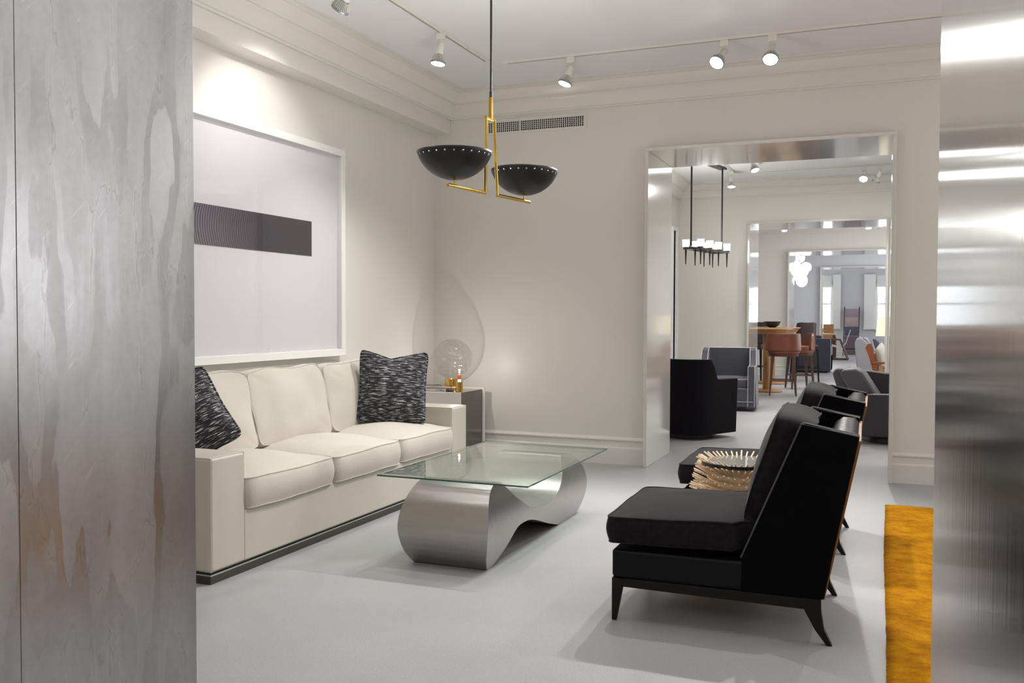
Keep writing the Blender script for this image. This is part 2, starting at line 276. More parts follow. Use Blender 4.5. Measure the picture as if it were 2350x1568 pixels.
# ------------------------------------------------------------------ mesh helpers
class MB:
    def __init__(s): s.v = []; s.f = []; s.mi = []
    def add(s, vs, fs, T=None, mi=0):
        b = len(s.v)
        for p in vs:
            p = Vector(p)
            if T is not None: p = T @ p
            s.v.append(tuple(p))
        for f in fs: s.f.append([b + i for i in f]); s.mi.append(mi)
        return s
    def box(s, x0, x1, y0, y1, z0, z1, T=None, mi=0):
        vs = [(x0, y0, z0), (x1, y0, z0), (x1, y1, z0), (x0, y1, z0), (x0, y0, z1), (x1, y0, z1), (x1, y1, z1), (x0, y1, z1)]
        return s.add(vs, [(0, 3, 2, 1), (4, 5, 6, 7), (0, 1, 5, 4), (1, 2, 6, 5), (2, 3, 7, 6), (3, 0, 4, 7)], T, mi)
    def prism(s, pts, a, b, axis='x', T=None, mi=0):
        """closed polygon pts (2D) extruded from a to b along the axis; 'x': pts are (y,z); 'y': (x,z); 'z': (x,y)"""
        def P(p, t): return {'x': (t, p[0], p[1]), 'y': (p[0], t, p[1]), 'z': (p[0], p[1], t)}[axis]
        n = len(pts); vs = [P(p, a) for p in pts] + [P(p, b) for p in pts]
        fs = [list(range(n))[::-1], list(range(n, 2 * n))] + [(i, (i + 1) % n, n + (i + 1) % n, n + i) for i in range(n)]
        return s.add(vs, fs, T, mi)
    def taper(s, c0, s0, c1, s1, T=None):
        """square-section leg from centre c0 (half sizes s0) to c1"""
        vs = []
        for c, h in ((c0, s0), (c1, s1)):
            for sx, sy in ((-1, -1), (1, -1), (1, 1), (-1, 1)): vs.append((c[0] + sx * h[0], c[1] + sy * h[1], c[2]))
        return s.add(vs, [(0, 1, 2, 3), (7, 6, 5, 4), (0, 4, 5, 1), (1, 5, 6, 2), (2, 6, 7, 3), (3, 7, 4, 0)], T)
    def tube(s, pts, r, n=10, closed=False, T=None, mi=0, cap=True):
        pts = [Vector(p) for p in pts]; m = len(pts); rr = r if hasattr(r, '__len__') else [r] * m
        vs = []; up = None
        for i, p in enumerate(pts):
            if closed: d = pts[(i + 1) % m] - pts[i - 1]
            else: d = pts[min(i + 1, m - 1)] - pts[max(i - 1, 0)]
            d.normalize()
            if up is None:
                up = Vector((0, 0, 1)) if abs(d.z) < 0.9 else Vector((1, 0, 0))
            a = up - d * up.dot(d)
            if a.length < 1e-5: a = d.orthogonal()
            a.normalize(); b = d.cross(a); up = a
            for k in range(n):
                t = 2 * PI * k / n; vs.append(p + (a * math.cos(t) + b * math.sin(t)) * rr[i])
        fs = []
        for i in range(m if closed else m - 1):
            j = (i + 1) % m
            for k in range(n): fs.append((i * n + k, i * n + (k + 1) % n, j * n + (k + 1) % n, j * n + k))
        if cap and not closed: fs.append(list(range(n))[::-1]); fs.append([(m - 1) * n + k for k in range(n)])
        return s.add(vs, fs, T, mi)
    def lathe(s, prof, n=32, T=None, mi=0):
        """prof: (r,z) list; r=0 ends closed"""
        vs = []; fs = []; idx = []
        for r, z in prof:
            if r < 1e-6: idx.append([len(vs)] * n); vs.append((0, 0, z))
            else:
                idx.append([len(vs) + k for k in range(n)])
                vs += [(r * math.cos(2 * PI * k / n), r * math.sin(2 * PI * k / n), z) for k in range(n)]
        for i in range(len(prof) - 1):
            for k in range(n):
                q = [idx[i][k], idx[i][(k + 1) % n], idx[i + 1][(k + 1) % n], idx[i + 1][k]]
                q2 = []
                for a in q:
                    if a not in q2: q2.append(a)
                if len(q2) > 2: fs.append(q2)
        return s.add(vs, fs, T, mi)
    def build(s, name, material, parent=None, smooth=40, bevel=0, seg=2, label=None):
        me = bpy.data.meshes.new(name); me.from_pydata(s.v, [], s.f)
        mats = material if isinstance(material, (list, tuple)) else [material]
        for m in mats: me.materials.append(M[m] if isinstance(m, str) else m)
        for p, i in zip(me.polygons, s.mi): p.material_index = i
        bm = bmesh.new(); bm.from_mesh(me); bmesh.ops.recalc_face_normals(bm, faces=bm.faces); bm.to_mesh(me); bm.free()
        me.update()
        if smooth: me.shade_smooth(); me.set_sharp_from_angle(angle=R(smooth))
        o = bpy.data.objects.new(name, me); COL.objects.link(o)
        if parent: o.parent = parent
        if bevel:
            b = o.modifiers.new('bevel', 'BEVEL'); b.width = bevel; b.segments = seg; b.limit_method = 'ANGLE'; b.angle_limit = R(35); b.harden_normals = True
        if label: o['label'] = label
        return o
def tag(o, label, cat, group=None):
    o['label'] = label; o['category'] = cat
    if group: o['group'] = group
    return o
def thing(name, label, cat, loc=(0, 0, 0), rz=0, group=None):
    o = bpy.data.objects.new(name, None); o.empty_display_size = 0.1; COL.objects.link(o)
    o.location = loc; o.rotation_euler = (0, 0, rz); return tag(o, label, cat, group)
def dup(root, loc, rz=0, label=None):
    r = root.copy(); COL.objects.link(r); r.location = loc; r.rotation_euler = (0, 0, rz)
    if label: r['label'] = label
    def rec(src, dst):
        for ch in list(src.children):
            c = ch.copy(); COL.objects.link(c); c.parent = dst; rec(ch, c)
    rec(root, r); return r
def struct(name, mb, material, parent=None, **kw):
    o = mb.build(name, material, parent, smooth=kw.pop('smooth', 30), **kw)
    if not parent: o['kind'] = 'structure'
    return o
def TR(x=0, y=0, z=0, rx=0, ry=0, rz=0):
    return Matrix.Translation((x, y, z)) @ Matrix.Rotation(rz, 4, 'Z') @ Matrix.Rotation(ry, 4, 'Y') @ Matrix.Rotation(rx, 4, 'X')

def spow(a, p): return math.copysign(abs(a) ** p, a)
def cushion(L, Wd, H, ct=0.03, cb=0.01, bulge=0.012, p=14, N=26, amp=0.003, seed=0, T=None, warp=None, top_pow=2.2):
    """box cushion centred at the origin. returns (mb, seam_top, seam_bottom)"""
    T = T or Matrix()
    def xy(u, v):
        m = max(abs(u), abs(v))
        if m < 1e-6: return 0.0, 0.0
        k = m / ((abs(u) ** p + abs(v) ** p) ** (1 / p)); return u * k, v * k
    def fin(q):
        q = Vector(q)
        if warp: q = Vector(warp(q))
        w = noise.noise_vector(q * 5 + Vector((seed * 3.7, seed * 1.3, 0)))
        q = q + w * amp
        return T @ q
    vs = []; fs = []; top = {}; bot = {}
    lin = [-1 + 2 * i / N for i in range(N + 1)]
    lin = [math.copysign(1 - (1 - abs(t)) ** 1.25, t) for t in lin]
    for sgn, store, cr in ((1, top, ct), (-1, bot, cb)):
        for i, u in enumerate(lin):
            for j, v in enumerate(lin):
                x, y = xy(u, v)
                z = sgn * (H / 2 + cr * (1 - abs(u) ** top_pow) ** 0.8 * (1 - abs(v) ** top_pow) ** 0.8)
                store[i, j] = len(vs); vs.append(fin((x * L / 2, y * Wd / 2, z)))
        for i in range(N):
            for j in range(N):
                q = [store[i, j], store[i + 1, j], store[i + 1, j + 1], store[i, j + 1]]
                fs.append(q if sgn > 0 else q[::-1])
    ring = [(i, 0) for i in range(N)] + [(N, j) for j in range(N)] + [(N - i, N) for i in range(N)] + [(0, N - j) for j in range(N)]
    Ms = 6; rows = [[top[r] for r in ring]]
    for k in range(1, Ms):
        t = k / Ms; row = []
        for (i, j) in ring:
            u, v = lin[i], lin[j]; x, y = xy(u, v)
            nx, ny = spow(x, p - 1), spow(y, p - 1); l = math.hypot(nx, ny) or 1
            bl = bulge * math.sin(PI * t)
            row.append(len(vs)); vs.append(fin((x * L / 2 + nx / l * bl, y * Wd / 2 + ny / l * bl, H / 2 - H * t)))
        rows.append(row)
    rows.append([bot[r] for r in ring]); n = len(ring)
    for a, b in zip(rows, rows[1:]):
        for k in range(n): fs.append((a[k], b[k], b[(k + 1) % n], a[(k + 1) % n]))
    mb = MB().add(vs, fs)
    return mb, [vs[i] for i in rows[0]], [vs[i] for i in rows[-1]]
def pillow(size_x, size_z, thick, seed=0, chop=0.0, N=30, amp=0.006):
    """knife-edge scatter cushion standing in the xz plane, z up, chopped at the top"""
    vs = []; fs = []; st = {}
    for sgn in (1, -1):
        for i in range(N + 1):
            for j in range(N + 1):
                u = -1 + 2 * i / N; v = -1 + 2 * j / N
                x = u * (1 - 0.07 * (1 - v * v)) ; z = v * (1 - 0.06 * (1 - u * u))
                m = max(abs(u), abs(v))
                if m > 0: # round the corners a little
                    k = m / ((abs(u) ** 10 + abs(v) ** 10) ** 0.1); x *= k; z *= k
                th = ((1 - u * u) * (1 - v * v)) ** 0.42
                y = sgn * thick / 2 * th
                if chop and v > -0.2:
                    w = ((v + 0.2) / 1.2) ** 1.6
                    d = chop * w * max(0, 1 - abs(u + 0.10) / 0.95) ** 1.0
                    z -= d
                    y *= 1 - 0.25 * w * max(0, 1 - abs(u) / 0.4)
                q = Vector((x * size_x / 2, y, z * size_z / 2))
                q += noise.noise_vector(q * 7 + Vector((seed * 5, 0, seed))) * amp
                if sgn < 0 and (i in (0, N) or j in (0, N)): st[sgn, i, j] = st[1, i, j]; continue
                st[sgn, i, j] = len(vs); vs.append(q)
        for i in range(N):
            for j in range(N):
                q = [st[sgn, i, j], st[sgn, i + 1, j], st[sgn, i + 1, j + 1], st[sgn, i, j + 1]]
                fs.append(q[::-1] if sgn > 0 else q)
    ring = [(i, 0) for i in range(N)] + [(N, j) for j in range(N)] + [(N - i, N) for i in range(N)] + [(0, N - j) for j in range(N)]
    return MB().add(vs, fs), [vs[st[1, i, j]] for i, j in ring]
def ring_wall(path, thick, z0, ztop, T=None, flare=0.0):
    """upholstered shell: plan path (x,y) as centre line, constant thickness, top height per point"""
    n = len(path); vs = []; fs = []
    for i, (x, y) in enumerate(path):
        a = Vector(path[max(i - 1, 0)]); b = Vector(path[min(i + 1, n - 1)]); d = (b - a).normalized(); nrm = Vector((d.y, -d.x))
        zt = ztop[i]
        for s_, zz in ((1, z0), (1, zt), (-1, zt), (-1, z0)):
            fl = flare * (zz - z0)
            vs.append((x + nrm.x * (s_ * thick / 2 + fl), y + nrm.y * (s_ * thick / 2 + fl), zz))
    for i in range(n - 1):
        for k in range(4): fs.append((i * 4 + k, i * 4 + (k + 1) % 4, (i + 1) * 4 + (k + 1) % 4, (i + 1) * 4 + k))
    fs.append((0, 1, 2, 3)); fs.append([(n - 1) * 4 + k for k in (3, 2, 1, 0)])
    return MB().add(vs, fs, T)

# ================================================================== THE SETTING
CZ = 3.28
XL, XR = -3.87, 3.2
L0, L1, LZ = -1.832, 0.046, 2.645      # clear opening of the enfilade
def wall_with_opening(name, xa, xb, y0, y1, ox0, ox1, oz, material='wall'):
    b = MB(); b.box(xa, ox0, y0, y1, 0, CZ); b.box(ox1, xb, y0, y1, 0, CZ); b.box(ox0, ox1, y0, y1, oz, CZ)
    return struct(name, b, material, smooth=0)
b = MB(); b.box(-4.6, 3.6, -4.2, 33.2, -0.1, 0); struct('floor', b, 'floor', smooth=0)
b = MB(); b.box(-4.6, 3.6, -4.2, 33.2, CZ, CZ + 0.1); struct('ceiling', b, 'ceiling', smooth=0)
b = MB(); b.box(XL - 0.15, XL, 2.06, 7.6, 0, CZ); struct('wall_left', b, 'wall', smooth=0)
b = MB(); b.box(XR, XR + 0.15, 2.06, 7.6, 0, CZ); struct('wall_right', b, 'wall', smooth=0)
wall_with_opening('wall_back', -4.5, 3.5, 7.6, 8.34, L0 - 0.02, L1 + 0.02, LZ + 0.02)
wall_with_opening('wall_front', -4.5, 3.5, 0.62, 2.04, -1.83, 0.125, 2.68)
# previous room, behind the camera
b = MB(); b.box(-4.5, -4.35, -4.2, 0.62, 0, CZ); b.box(3.35, 3.5, -4.2, 0.62, 0, CZ); b.box(-4.5, 3.5, -4.2, -4.05, 0, CZ); struct('wall_rear', b, 'wall', smooth=0)
# second room
b = MB(); b.box(-3.07, -2.92, 8.34, 13.45, 0, CZ); b.box(-3.07, -2.92, 13.72, 14.03, 0, CZ); b.box(-3.07, -2.92, 13.45, 13.72, 2.55, CZ); struct('wall_left', b, 'wall', smooth=0)
b = MB(); b.box(2.6, 2.75, 8.34, 14.03, 0, CZ); struct('wall_right', b, 'wall', smooth=0)
wall_with_opening('wall_back', -4.5, 3.5, 14.03, 14.92, L0 - 0.055, L1, LZ + 0.02)
# third room
b = MB(); b.box(-4.3, -4.15, 14.92, 20.4, 0, CZ); struct('wall_left', b, 'wall', smooth=0)
b = MB(); b.box(2.6, 2.75, 14.92, 20.4, 0, CZ); struct('wall_right', b, 'wall', smooth=0)
wall_with_opening('wall_back', -4.5, 3.5, 20.4, 21.5, L0 - 0.075, L1, LZ + 0.02)
# fourth room, cool daylight tone put into the wall colour
b = MB(); b.box(-4.3, -4.15, 21.5, 27.2, 0, CZ); struct('wall_left', b, 'wall_daylit', smooth=0)
b = MB(); b.box(2.6, 2.75, 21.5, 27.2, 0, CZ); struct('wall_right', b, 'wall_daylit', smooth=0)
wall_with_opening('wall_back', -4.5, 3.5, 27.2, 28.0, -1.665, L1, LZ + 0.02, 'wall_daylit')
# end room with windows
b = MB(); b.box(-4.3, -4.15, 28.0, 32.0, 0, CZ); b.box(2.6, 2.75, 28.0, 32.0, 0, CZ); struct('wall_right', b, 'wall_daylit', smooth=0)
WIN = [(-2.5, -1.60), (-0.215, 0.30), (-3.7, -2.9), (1.2, 2.0)]  # left window widened out of view to brighten the reflections
WZ0, WZ1 = 0.86, 2.62
b = MB(); xs = sorted(WIN); cur = -4.3
for a, c in xs: b.box(cur, a, 32.0, 32.3, 0, CZ); b.box(a, c, 32.0, 32.3, 0, WZ0); b.box(a, c, 32.0, 32.3, WZ1, CZ); cur = c
b.box(cur, 2.75, 32.0, 32.3, 0, CZ); struct('wall_end', b, 'wall_daylit', smooth=0)
for k, (a, c) in enumerate(xs):
    w = bpy.data.objects.new('window_%d' % (k + 1), None); COL.objects.link(w); w.location = (a, 32.0, WZ0); w['kind'] = 'structure'
    wd = c - a; hh = WZ1 - WZ0
    f = MB(); f.box(0, 0.045, 0.08, 0.14, 0, hh); f.box(wd - 0.045, wd, 0.08, 0.14, 0, hh); f.box(0.045, wd - 0.045, 0.08, 0.14, 0, 0.05); f.box(0.045, wd - 0.045, 0.08, 0.14, hh - 0.05, hh)
    f.build('window_frame', 'white', w, smooth=0)
    f = MB(); f.box(0.045, wd - 0.045, 0.085, 0.13, hh * 0.46, hh * 0.46 + 0.06); f.build('meeting_rail', 'white', w, smooth=0)
    f = MB(); f.box(0.045, wd - 0.045, 0.105, 0.112, 0.05, hh * 0.46); f.build('pane', 'window_sky', w, smooth=0)
    f = MB(); f.box(0.045, wd - 0.045, 0.105, 0.112, hh * 0.46 + 0.06, hh - 0.05); f.build('pane', 'window_sky', w, smooth=0)
    f = MB(); f.box(-0.03, wd + 0.03, -0.05, 0.03, -0.04, 0.0); f.build('window_sill', 'white', w, smooth=0)
    sh = MB()
    for j in range(4): sh.box(0.01, wd - 0.01, 0.0 - 0.012 * j, 0.05, hh - 0.14 * (j + 1) + 0.06 * j, hh - 0.08 * j)
    sh.build('roman_shade', 'white', w, smooth=0)

# lacquered door liners
def liner(idx, x0, x1, z, y0, y1, material='lacquer', t=0.03, edge='trim'):
    d = bpy.data.objects.new('door_%d' % idx, None); COL.objects.link(d); d.location = (0, y0, 0); d['kind'] = 'structure'; L = y1 - y0
    m = MB(); m.box(x0 - t, x0, 0, L, 0, z); m.build('jamb', material, d, smooth=30, bevel=0.003)
    m = MB(); m.box(x1, x1 + t, 0, L, 0, z); m.build('jamb', material, d, smooth=30, bevel=0.003)
    m = MB(); m.box(x0 - t, x1 + t, 0, L, z, z + t); m.build('lintel', material, d, smooth=30, bevel=0.003)
    return d
liner(2, L0, L1, LZ, 7.515, 8.43)
liner(3, -1.86, 0.022, LZ, 13.95, 15.0)
liner(4, -1.88, 0.018, LZ, 20.3, 21.58)
liner(5, -1.64, 0.022, LZ, 27.1, 28.1)
# silver-leaf portal in front of the camera
d = bpy.data.objects.new('door_1', None); COL.objects.link(d); d.location = (0, 0.6, 0); d['kind'] = 'structure'
m = MB(); m.box(-1.83, -1.805, 0.889, 1.46, 0, 2.68); m.build('leaf_panel', 'leaf_left', d, smooth=30, bevel=0.001, label='weathered silver-leaf panel with scratches')
m = MB(); m.box(-1.83, -1.8055, 0.0, 0.8885, 0, 2.68); m.build('leaf_panel', 'leaf_left', d, smooth=30, bevel=0.001)
m = MB(); m.box(0.10, 0.125, 0, 1.46, 0, 2.68); m.build('leaf_panel', 'leaf_right', d, smooth=30, bevel=0.004, label='polished mirror-like silver panel')
m = MB(); m.box(-1.83, 0.125, 0, 1.46, 2.655, 2.68); m.build('lintel', 'leaf_right', d, smooth=30)

# soffit, crown mouldings, baseboards
m = MB(); m.box(XL, -3.70, 2.06, 7.6, 2.93, CZ); struct('trim_1', m, 'trim', smooth=0, bevel=0.004)
crown = [(0, 3.055), (0.018, 3.055), (0.018, 3.072), (0.03, 3.075), (0.042, 3.09), (0.05, 3.12), (0.075, 3.155), (0.09, 3.165), (0.09, 3.178), (0.105, 3.18), (0.15, 3.215), (0.175, 3.245), (0.20, 3.252), (0.20, 3.265), (0.225, 3.268), (0.225, CZ), (0, CZ)]
m = MB(); m.prism([(7.6 - a, z) for a, z in crown], -3.70, XR, 'x'); struct('trim_2', m, 'trim', smooth=25)
m = MB(); m.prism([(-3.70 + a, z) for a, z in crown], 2.06, 7.6, 'y'); struct('trim_3', m, 'trim', smooth=25)
m = MB(); m.prism([(14.03 - a, z) for a, z in crown], -2.92, 2.6, 'x'); struct('trim_4', m, 'trim', smooth=25)
m = MB(); m.prism([(-2.92 + a, z) for a, z in crown], 8.34, 14.03, 'y'); struct('trim_5', m, 'trim', smooth=25)
m = MB(); m.prism([(20.4 - a, z) for a, z in crown], -4.15, 2.6, 'x'); struct('trim_6', m, 'trim', smooth=25)
bbp = [(0, 0), (0.03, 0), (0.03, 0.140), (0.025, 0.150), (0.018, 0.152), (0.018, 0.20), (0.027, 0.205), (0.027, 0.215), (0.018, 0.222), (0.008, 0.235), (0, 0.235)]
def base(name, x0, x1, y): m = MB(); m.prism([(y - a, z) for a, z in bbp], x0, x1, 'x'); struct(name, m, 'trim', smooth=25)
base('baseboard_back', XL, L0 - 0.03, 7.6); base('baseboard_back', L1 + 0.03, XR, 7.6)
m = MB(); m.prism([(XL + a, z) for a, z in bbp], 2.06, 7.6, 'y'); struct('baseboard_left', m, 'trim', smooth=25)
base('baseboard_back', -2.92, -1.90, 14.03); base('baseboard_back', -4.15, -1.92, 20.4); base('baseboard_end', -4.15, 2.6, 32.0)
# casing of the opening in the second room's left wall
m = MB(); m.box(-2.94, -2.885, 13.40, 13.45, 0, 2.60); m.box(-2.94, -2.885, 13.72, 13.77, 0, 2.60); m.box(-2.94, -2.885, 13.45, 13.72, 2.55, 2.60); struct('trim_7', m, 'white', smooth=0)
m = MB(); m.box(-3.05, -3.0, 13.40, 13.77, 0, 2.6); struct('door_6', m, 'white', smooth=0)
# white splayed panels with sill ledges at the end wall
for k, (xa, xb) in enumerate(((-1.56, -1.315), (-0.60, -0.25))):
    p = MB(); p.box(xa, xb, 31.90, 31.99, 0.92, 2.66); o = struct('trim_%d' % (8 + k), p, 'white', smooth=0, bevel=0.004)
    p = MB(); p.box(xa - 0.01, xb + 0.01, 31.84, 31.99, 0.87, 0.92); p.build('ledge', 'white', o, smooth=0)

# ================================================================== ROOM ONE
# ---- framed art
art = thing('framed_picture', 'large white framed picture with a dark ribbed band, hung above the sofa', 'picture', (XL, 4.75, 0.963))
y0, y1, h = -1.25, 1.265, 1.562
m = MB(); fw = 0.052
m.box(0, 0.055, y0, y1, 0, fw); m.box(0, 0.055, y0, y1, h - fw, h); m.box(0, 0.055, y0, y0 + fw, fw, h - fw); m.box(0, 0.055, y1 - fw, y1, fw, h - fw)
m.build('frame', 'white', art, smooth=30, bevel=0.003)
m = MB(); m.box(0.005, 0.018, y0 + fw, y1 - fw, fw, h - fw); m.build('mat_board', 'mat_board', art, smooth=0)
m = MB(); m.box(0.018, 0.021, -1.0, 0.865, 0.735, 0.985); m.build('print', 'print', art, smooth=0, label='dark purple band with fine curved ribs')
m = MB(); m.box(0.040, 0.042, y0 + fw, y1 - fw, fw, h - fw); m.build('glass_pane', 'glass_pane', art, smooth=0)

# ---- sofa   (origin at the centre of its back edge on the floor; x forward)
sofa = thing('sofa', 'long cream leather sofa with ivory linen cushions below the framed picture', 'sofa', (-3.80, 4.825, 0))
hw = 1.415; D = 0.90
m = MB(); m.box(0.01, D - 0.012, -hw + 0.012, hw - 0.012, 0.0, 0.038); m.build('plinth', 'bronze', sofa, bevel=0.002, label='dark bronze plinth')
m = MB(); m.box(0.014, D - 0.016, -hw + 0.016, hw - 0.016, 0.038, 0.043); m.build('metal_line', 'silver_line', sofa, smooth=0)
m = MB(); m.box(0.03, D - 0.03, -hw + 0.03, hw - 0.03, 0.043, 0.058); m.build('shadow_gap', 'black_gloss', sofa, smooth=0)
m = MB(); m.box(0.03, D - 0.004, -hw + 0.245, hw - 0.245, 0.056, 0.315); m.build('front_rail', 'leather_cream', sofa, bevel=0.012, seg=3)
for sg in (-1, 1):
    a0, a1 = (-hw, -hw + 0.25) if sg < 0 else (hw - 0.25, hw)
    m = MB(); m.box(0.06, D, a0, a1, 0.056, 0.600); m.build('arm', 'leather_cream', sofa, bevel=0.018, seg=4)
    m = MB(); e = 0.006
    m.tube([(0.07, a0 + e, 0.596), (D - e, a0 + e, 0.596), (D - e, a1 - e, 0.596), (0.07, a1 - e, 0.596)], 0.0035, 6)
    m.tube([(D - e, a0 + e, 0.596), (D - e, a0 + e, 0.06)], 0.0035, 6); m.tube([(D - e, a1 - e, 0.596), (D - e, a1 - e, 0.06)], 0.0035, 6)
    m.build('arm_seam', 'leather_cream', sofa)
m = MB(); m.prism([(0.0, 0.056), (0.24, 0.056), (0.24, 0.5), (0.19, 0.87), (0.17, 0.895), (0.02, 0.895), (0.0, 0.88)], -hw, hw, 'y'); m.build('back', 'leather_cream', sofa, bevel=0.015, seg=3)
cw = (2 * hw - 0.5) / 3
for k in range(3):
    yc = -hw + 0.25 + cw * (k + 0.5)
    def wp(q, k=k):
        u = q.x / 0.34; x = q.x; z = q.z
        if q.z < 0 : z += 0
        return (x, q.y, z)
    mb, st, sb = cushion(0.70, cw - 0.004, 0.145, ct=0.065, cb=0.004, bulge=0.016, p=16, N=30, amp=0.008, seed=k + 1, T=TR(0.565, yc, 0.388), warp=wp, top_pow=2.0)
    c = mb.build('seat_cushion', 'linen', sofa, smooth=60)
    s_ = MB(); s_.tube(st, 0.0038, 6, closed=True); s_.tube(sb, 0.0038, 6, closed=True); s_.build('piping', 'linen', c)
    # back cushion, leaning
    tilt = -0.22
    mb, st, sb = cushion(0.47, cw - 0.006, 0.15, ct=0.045, cb=0.01, bulge=0.014, p=9, N=26, amp=0.016, seed=k + 11, T=TR(0.270, yc, 0.695, ry=PI / 2 + tilt), top_pow=2.2)
    c = mb.build('back_cushion', 'linen', sofa, smooth=60)
    s_ = MB(); s_.tube(st, 0.0038, 6, closed=True); s_.tube(sb, 0.0038, 6, closed=True); s_.build('piping', 'linen', c)
# throw pillows
def throw(loc, rz, rx, ry, sx, sz, th, label, seed, chop):
    mb, ring = pillow(sx, sz, th, seed, chop)
    o = mb.build('throw_pillow', 'tweed', None, smooth=70)
    o.rotation_euler = (rx, ry, rz); o.location = loc; tag(o, label, 'pillow', 'black and white slub pillows on the sofa')
    s_ = MB(); s_.tube(ring, 0.007, 6, closed=True); s_.build('piping', 'tweed', o)
    return o
throw((-3.215, 5.68, 0.765), R(33), R(-14), R(4), 0.49, 0.53, 0.17, 'black and white slub pillow with a chopped top, at the far end of the sofa', 3, 0.20)
throw((-3.44, 3.835, 0.70), R(38), R(-20), R(-30), 0.47, 0.46, 0.22, 'black and white slub pillow leaning at the near arm of the sofa', 5, 0.0)

# ---- side table in the corner
ZT = 0.62
st_ = thing('side_table', 'white and brown lacquered side table in the corner beyond the sofa', 'table', (-3.30, 6.98, 0))
m = MB(); m.box(-0.44, -0.012, 0.015, 0.478, 0.02, ZT - 0.004); m.build('cabinet', 'table_brown', st_, bevel=0.004, label='glossy brown body')
m = MB()
cur = [(-0.455, 0.02), (-0.455, 0.0), (-0.30, -0.012), (-0.15, -0.012), (0.0, 0.0), (0.0, 0.014)]
m.prism(cur, 0.0, ZT, 'z'); m.build('front_panel', 'white_lacquer', st_, smooth=30, bevel=0.003)
m = MB(); m.prism([(-0.455, 0.480), (0.0, 0.480), (0.006, 0.50), (-0.15, 0.512), (-0.455, 0.512)], 0.0, ZT + 0.008, 'z'); m.build('back_panel', 'white_lacquer', st_, smooth=30, bevel=0.003)
# books
def book(name, loc, rz, w, d_, h_, cov, label, text=None):
    t = thing(name, label, 'book', loc, rz)
    m = MB(); m.box(-w / 2 + 0.004, w / 2 - 0.003, -d_ / 2 + 0.003, d_ / 2 - 0.003, 0.003, h_ - 0.003); m.build('pages', 'paper', t, smooth=0)
    m = MB(); m.box(-w / 2, w / 2, -d_ / 2, d_ / 2, 0, 0.003); m.box(-w / 2, w / 2, -d_ / 2, d_ / 2, h_ - 0.003, h_); m.box(-w / 2, w / 2, -d_ / 2, -d_ / 2 + 0.003, 0.003, h_ - 0.003); m.build('cover', cov, t, smooth=0)
    if text:
        c = bpy.data.curves.new('spine_text', 'FONT'); c.body = text; c.size = 0.021; c.extrude = 0.0004; c.align_x = 'RIGHT'
        to = bpy.data.objects.new('spine_text', c); COL.objects.link(to)
        dg = bpy.context.evaluated_depsgraph_get(); me = bpy.data.meshes.new_from_object(to.evaluated_get(dg)); bpy.data.objects.remove(to)
        o = bpy.data.objects.new('spine_text', me); COL.objects.link(o); me.materials.clear(); me.materials.append(M['ink']); o.parent = t
        o.rotation_euler = (PI / 2, 0, 0); o.location = (w / 2 - 0.012, -d_ / 2 - 0.0006, 0.003)
    return t
book('book', (-3.60, 7.115, ZT + 0.0005), 0.02, 0.26, 0.165, 0.020, 'cover_white', 'white book with black lettering on its spine, lower of the two on the side table', 'T YVES x')
book('book', (-3.52, 7.112, ZT + 0.021), 0.04, 0.27, 0.155, 0.011, 'cover_rose', 'thin glossy taupe book lying on top of the white book')
# glass lamps
def globe_lamp(loc, rb, hb, rg, squash, material, label, bulb):
    t = thing('globe_lamp', label, 'lamp', loc, 0, 'brass and blown glass globe lamps')
    m = MB(); m.lathe([(0, 0), (rb, 0), (rb, hb * 0.5 - 0.0008), (rb - 0.0012, hb * 0.5), (rb, hb * 0.5 + 0.0008), (rb, hb), (rb - 0.006, hb), (rb - 0.008, hb - 0.01), (0, hb - 0.01)], 40); m.build('base', 'brass', t, smooth=30, label='polished brass cylinder base')
    prof = []
    neck = rb * 0.72
    a0 = math.asin(neck / rg)
    zc = hb + 0.012 + rg * math.cos(a0) * squash
    for k in range(25):
        a = PI - a0 - (PI - a0) * k / 24
        r = rg * math.sin(a); z = zc + rg * squash * math.cos(a)
        prof.append((max(r, 0), z))
    prof[-1] = (0, zc + rg * squash)
    m = MB(); m.lathe([(neck * 0.96, hb - 0.005)] + prof, 48); m.build('globe', material, t, smooth=80)
    if bulb:
        m = MB(); m.lathe([(0, hb - 0.01), (0.012, hb - 0.01), (0.012, hb + 0.012), (0, hb + 0.012)], 16); m.build('socket', 'bulb', t)
        m = MB(); m.lathe([(0, hb + 0.012), (0.014, hb + 0.02), (0.019, hb + 0.04), (0.016, hb + 0.06), (0, hb + 0.068)], 16); m.build('bulb', 'candle', t, label='small amber bulb')
        m = MB(); m.lathe([(0, hb + 0.072), (0.007, hb + 0.078), (0, hb + 0.087)], 12); m.build('filament', 'bulb', t)
        l = bpy.data.lights.new('globe_lamp_light', 'POINT'); l.energy = 9; l.shadow_soft_size = 0.006; l.color = (1, 0.95, 0.86)
        o = bpy.data.objects.new('globe_lamp_light', l); COL.objects.link(o); o.location = (loc[0], loc[1], loc[2] + hb + 0.083)
    return t
globe_lamp((-3.53, 7.285, ZT), 0.062, 0.092, 0.183, 0.95, 'globe', 'larger clear glass globe lamp on a wide brass cylinder, on the side table', False)
globe_lamp((-3.345, 7.05, ZT), 0.0295, 0.088, 0.087, 0.95, 'globe_small', 'smaller lit glass globe lamp on a narrow brass cylinder, on the side table', True)
m = MB(); m.tube([(-3.60, 7.30, ZT + 0.004), (-3.64, 7.25, ZT + 0.038), (-3.70, 7.20, ZT + 0.038), (-3.74, 7.14, ZT + 0.034), (-3.76, 7.06, ZT + 0.028)], 0.0028, 6)
tag(m.build('lamp_cord', 'cord'), 'thin black cord trailing over the books from the larger globe lamp', 'cord')

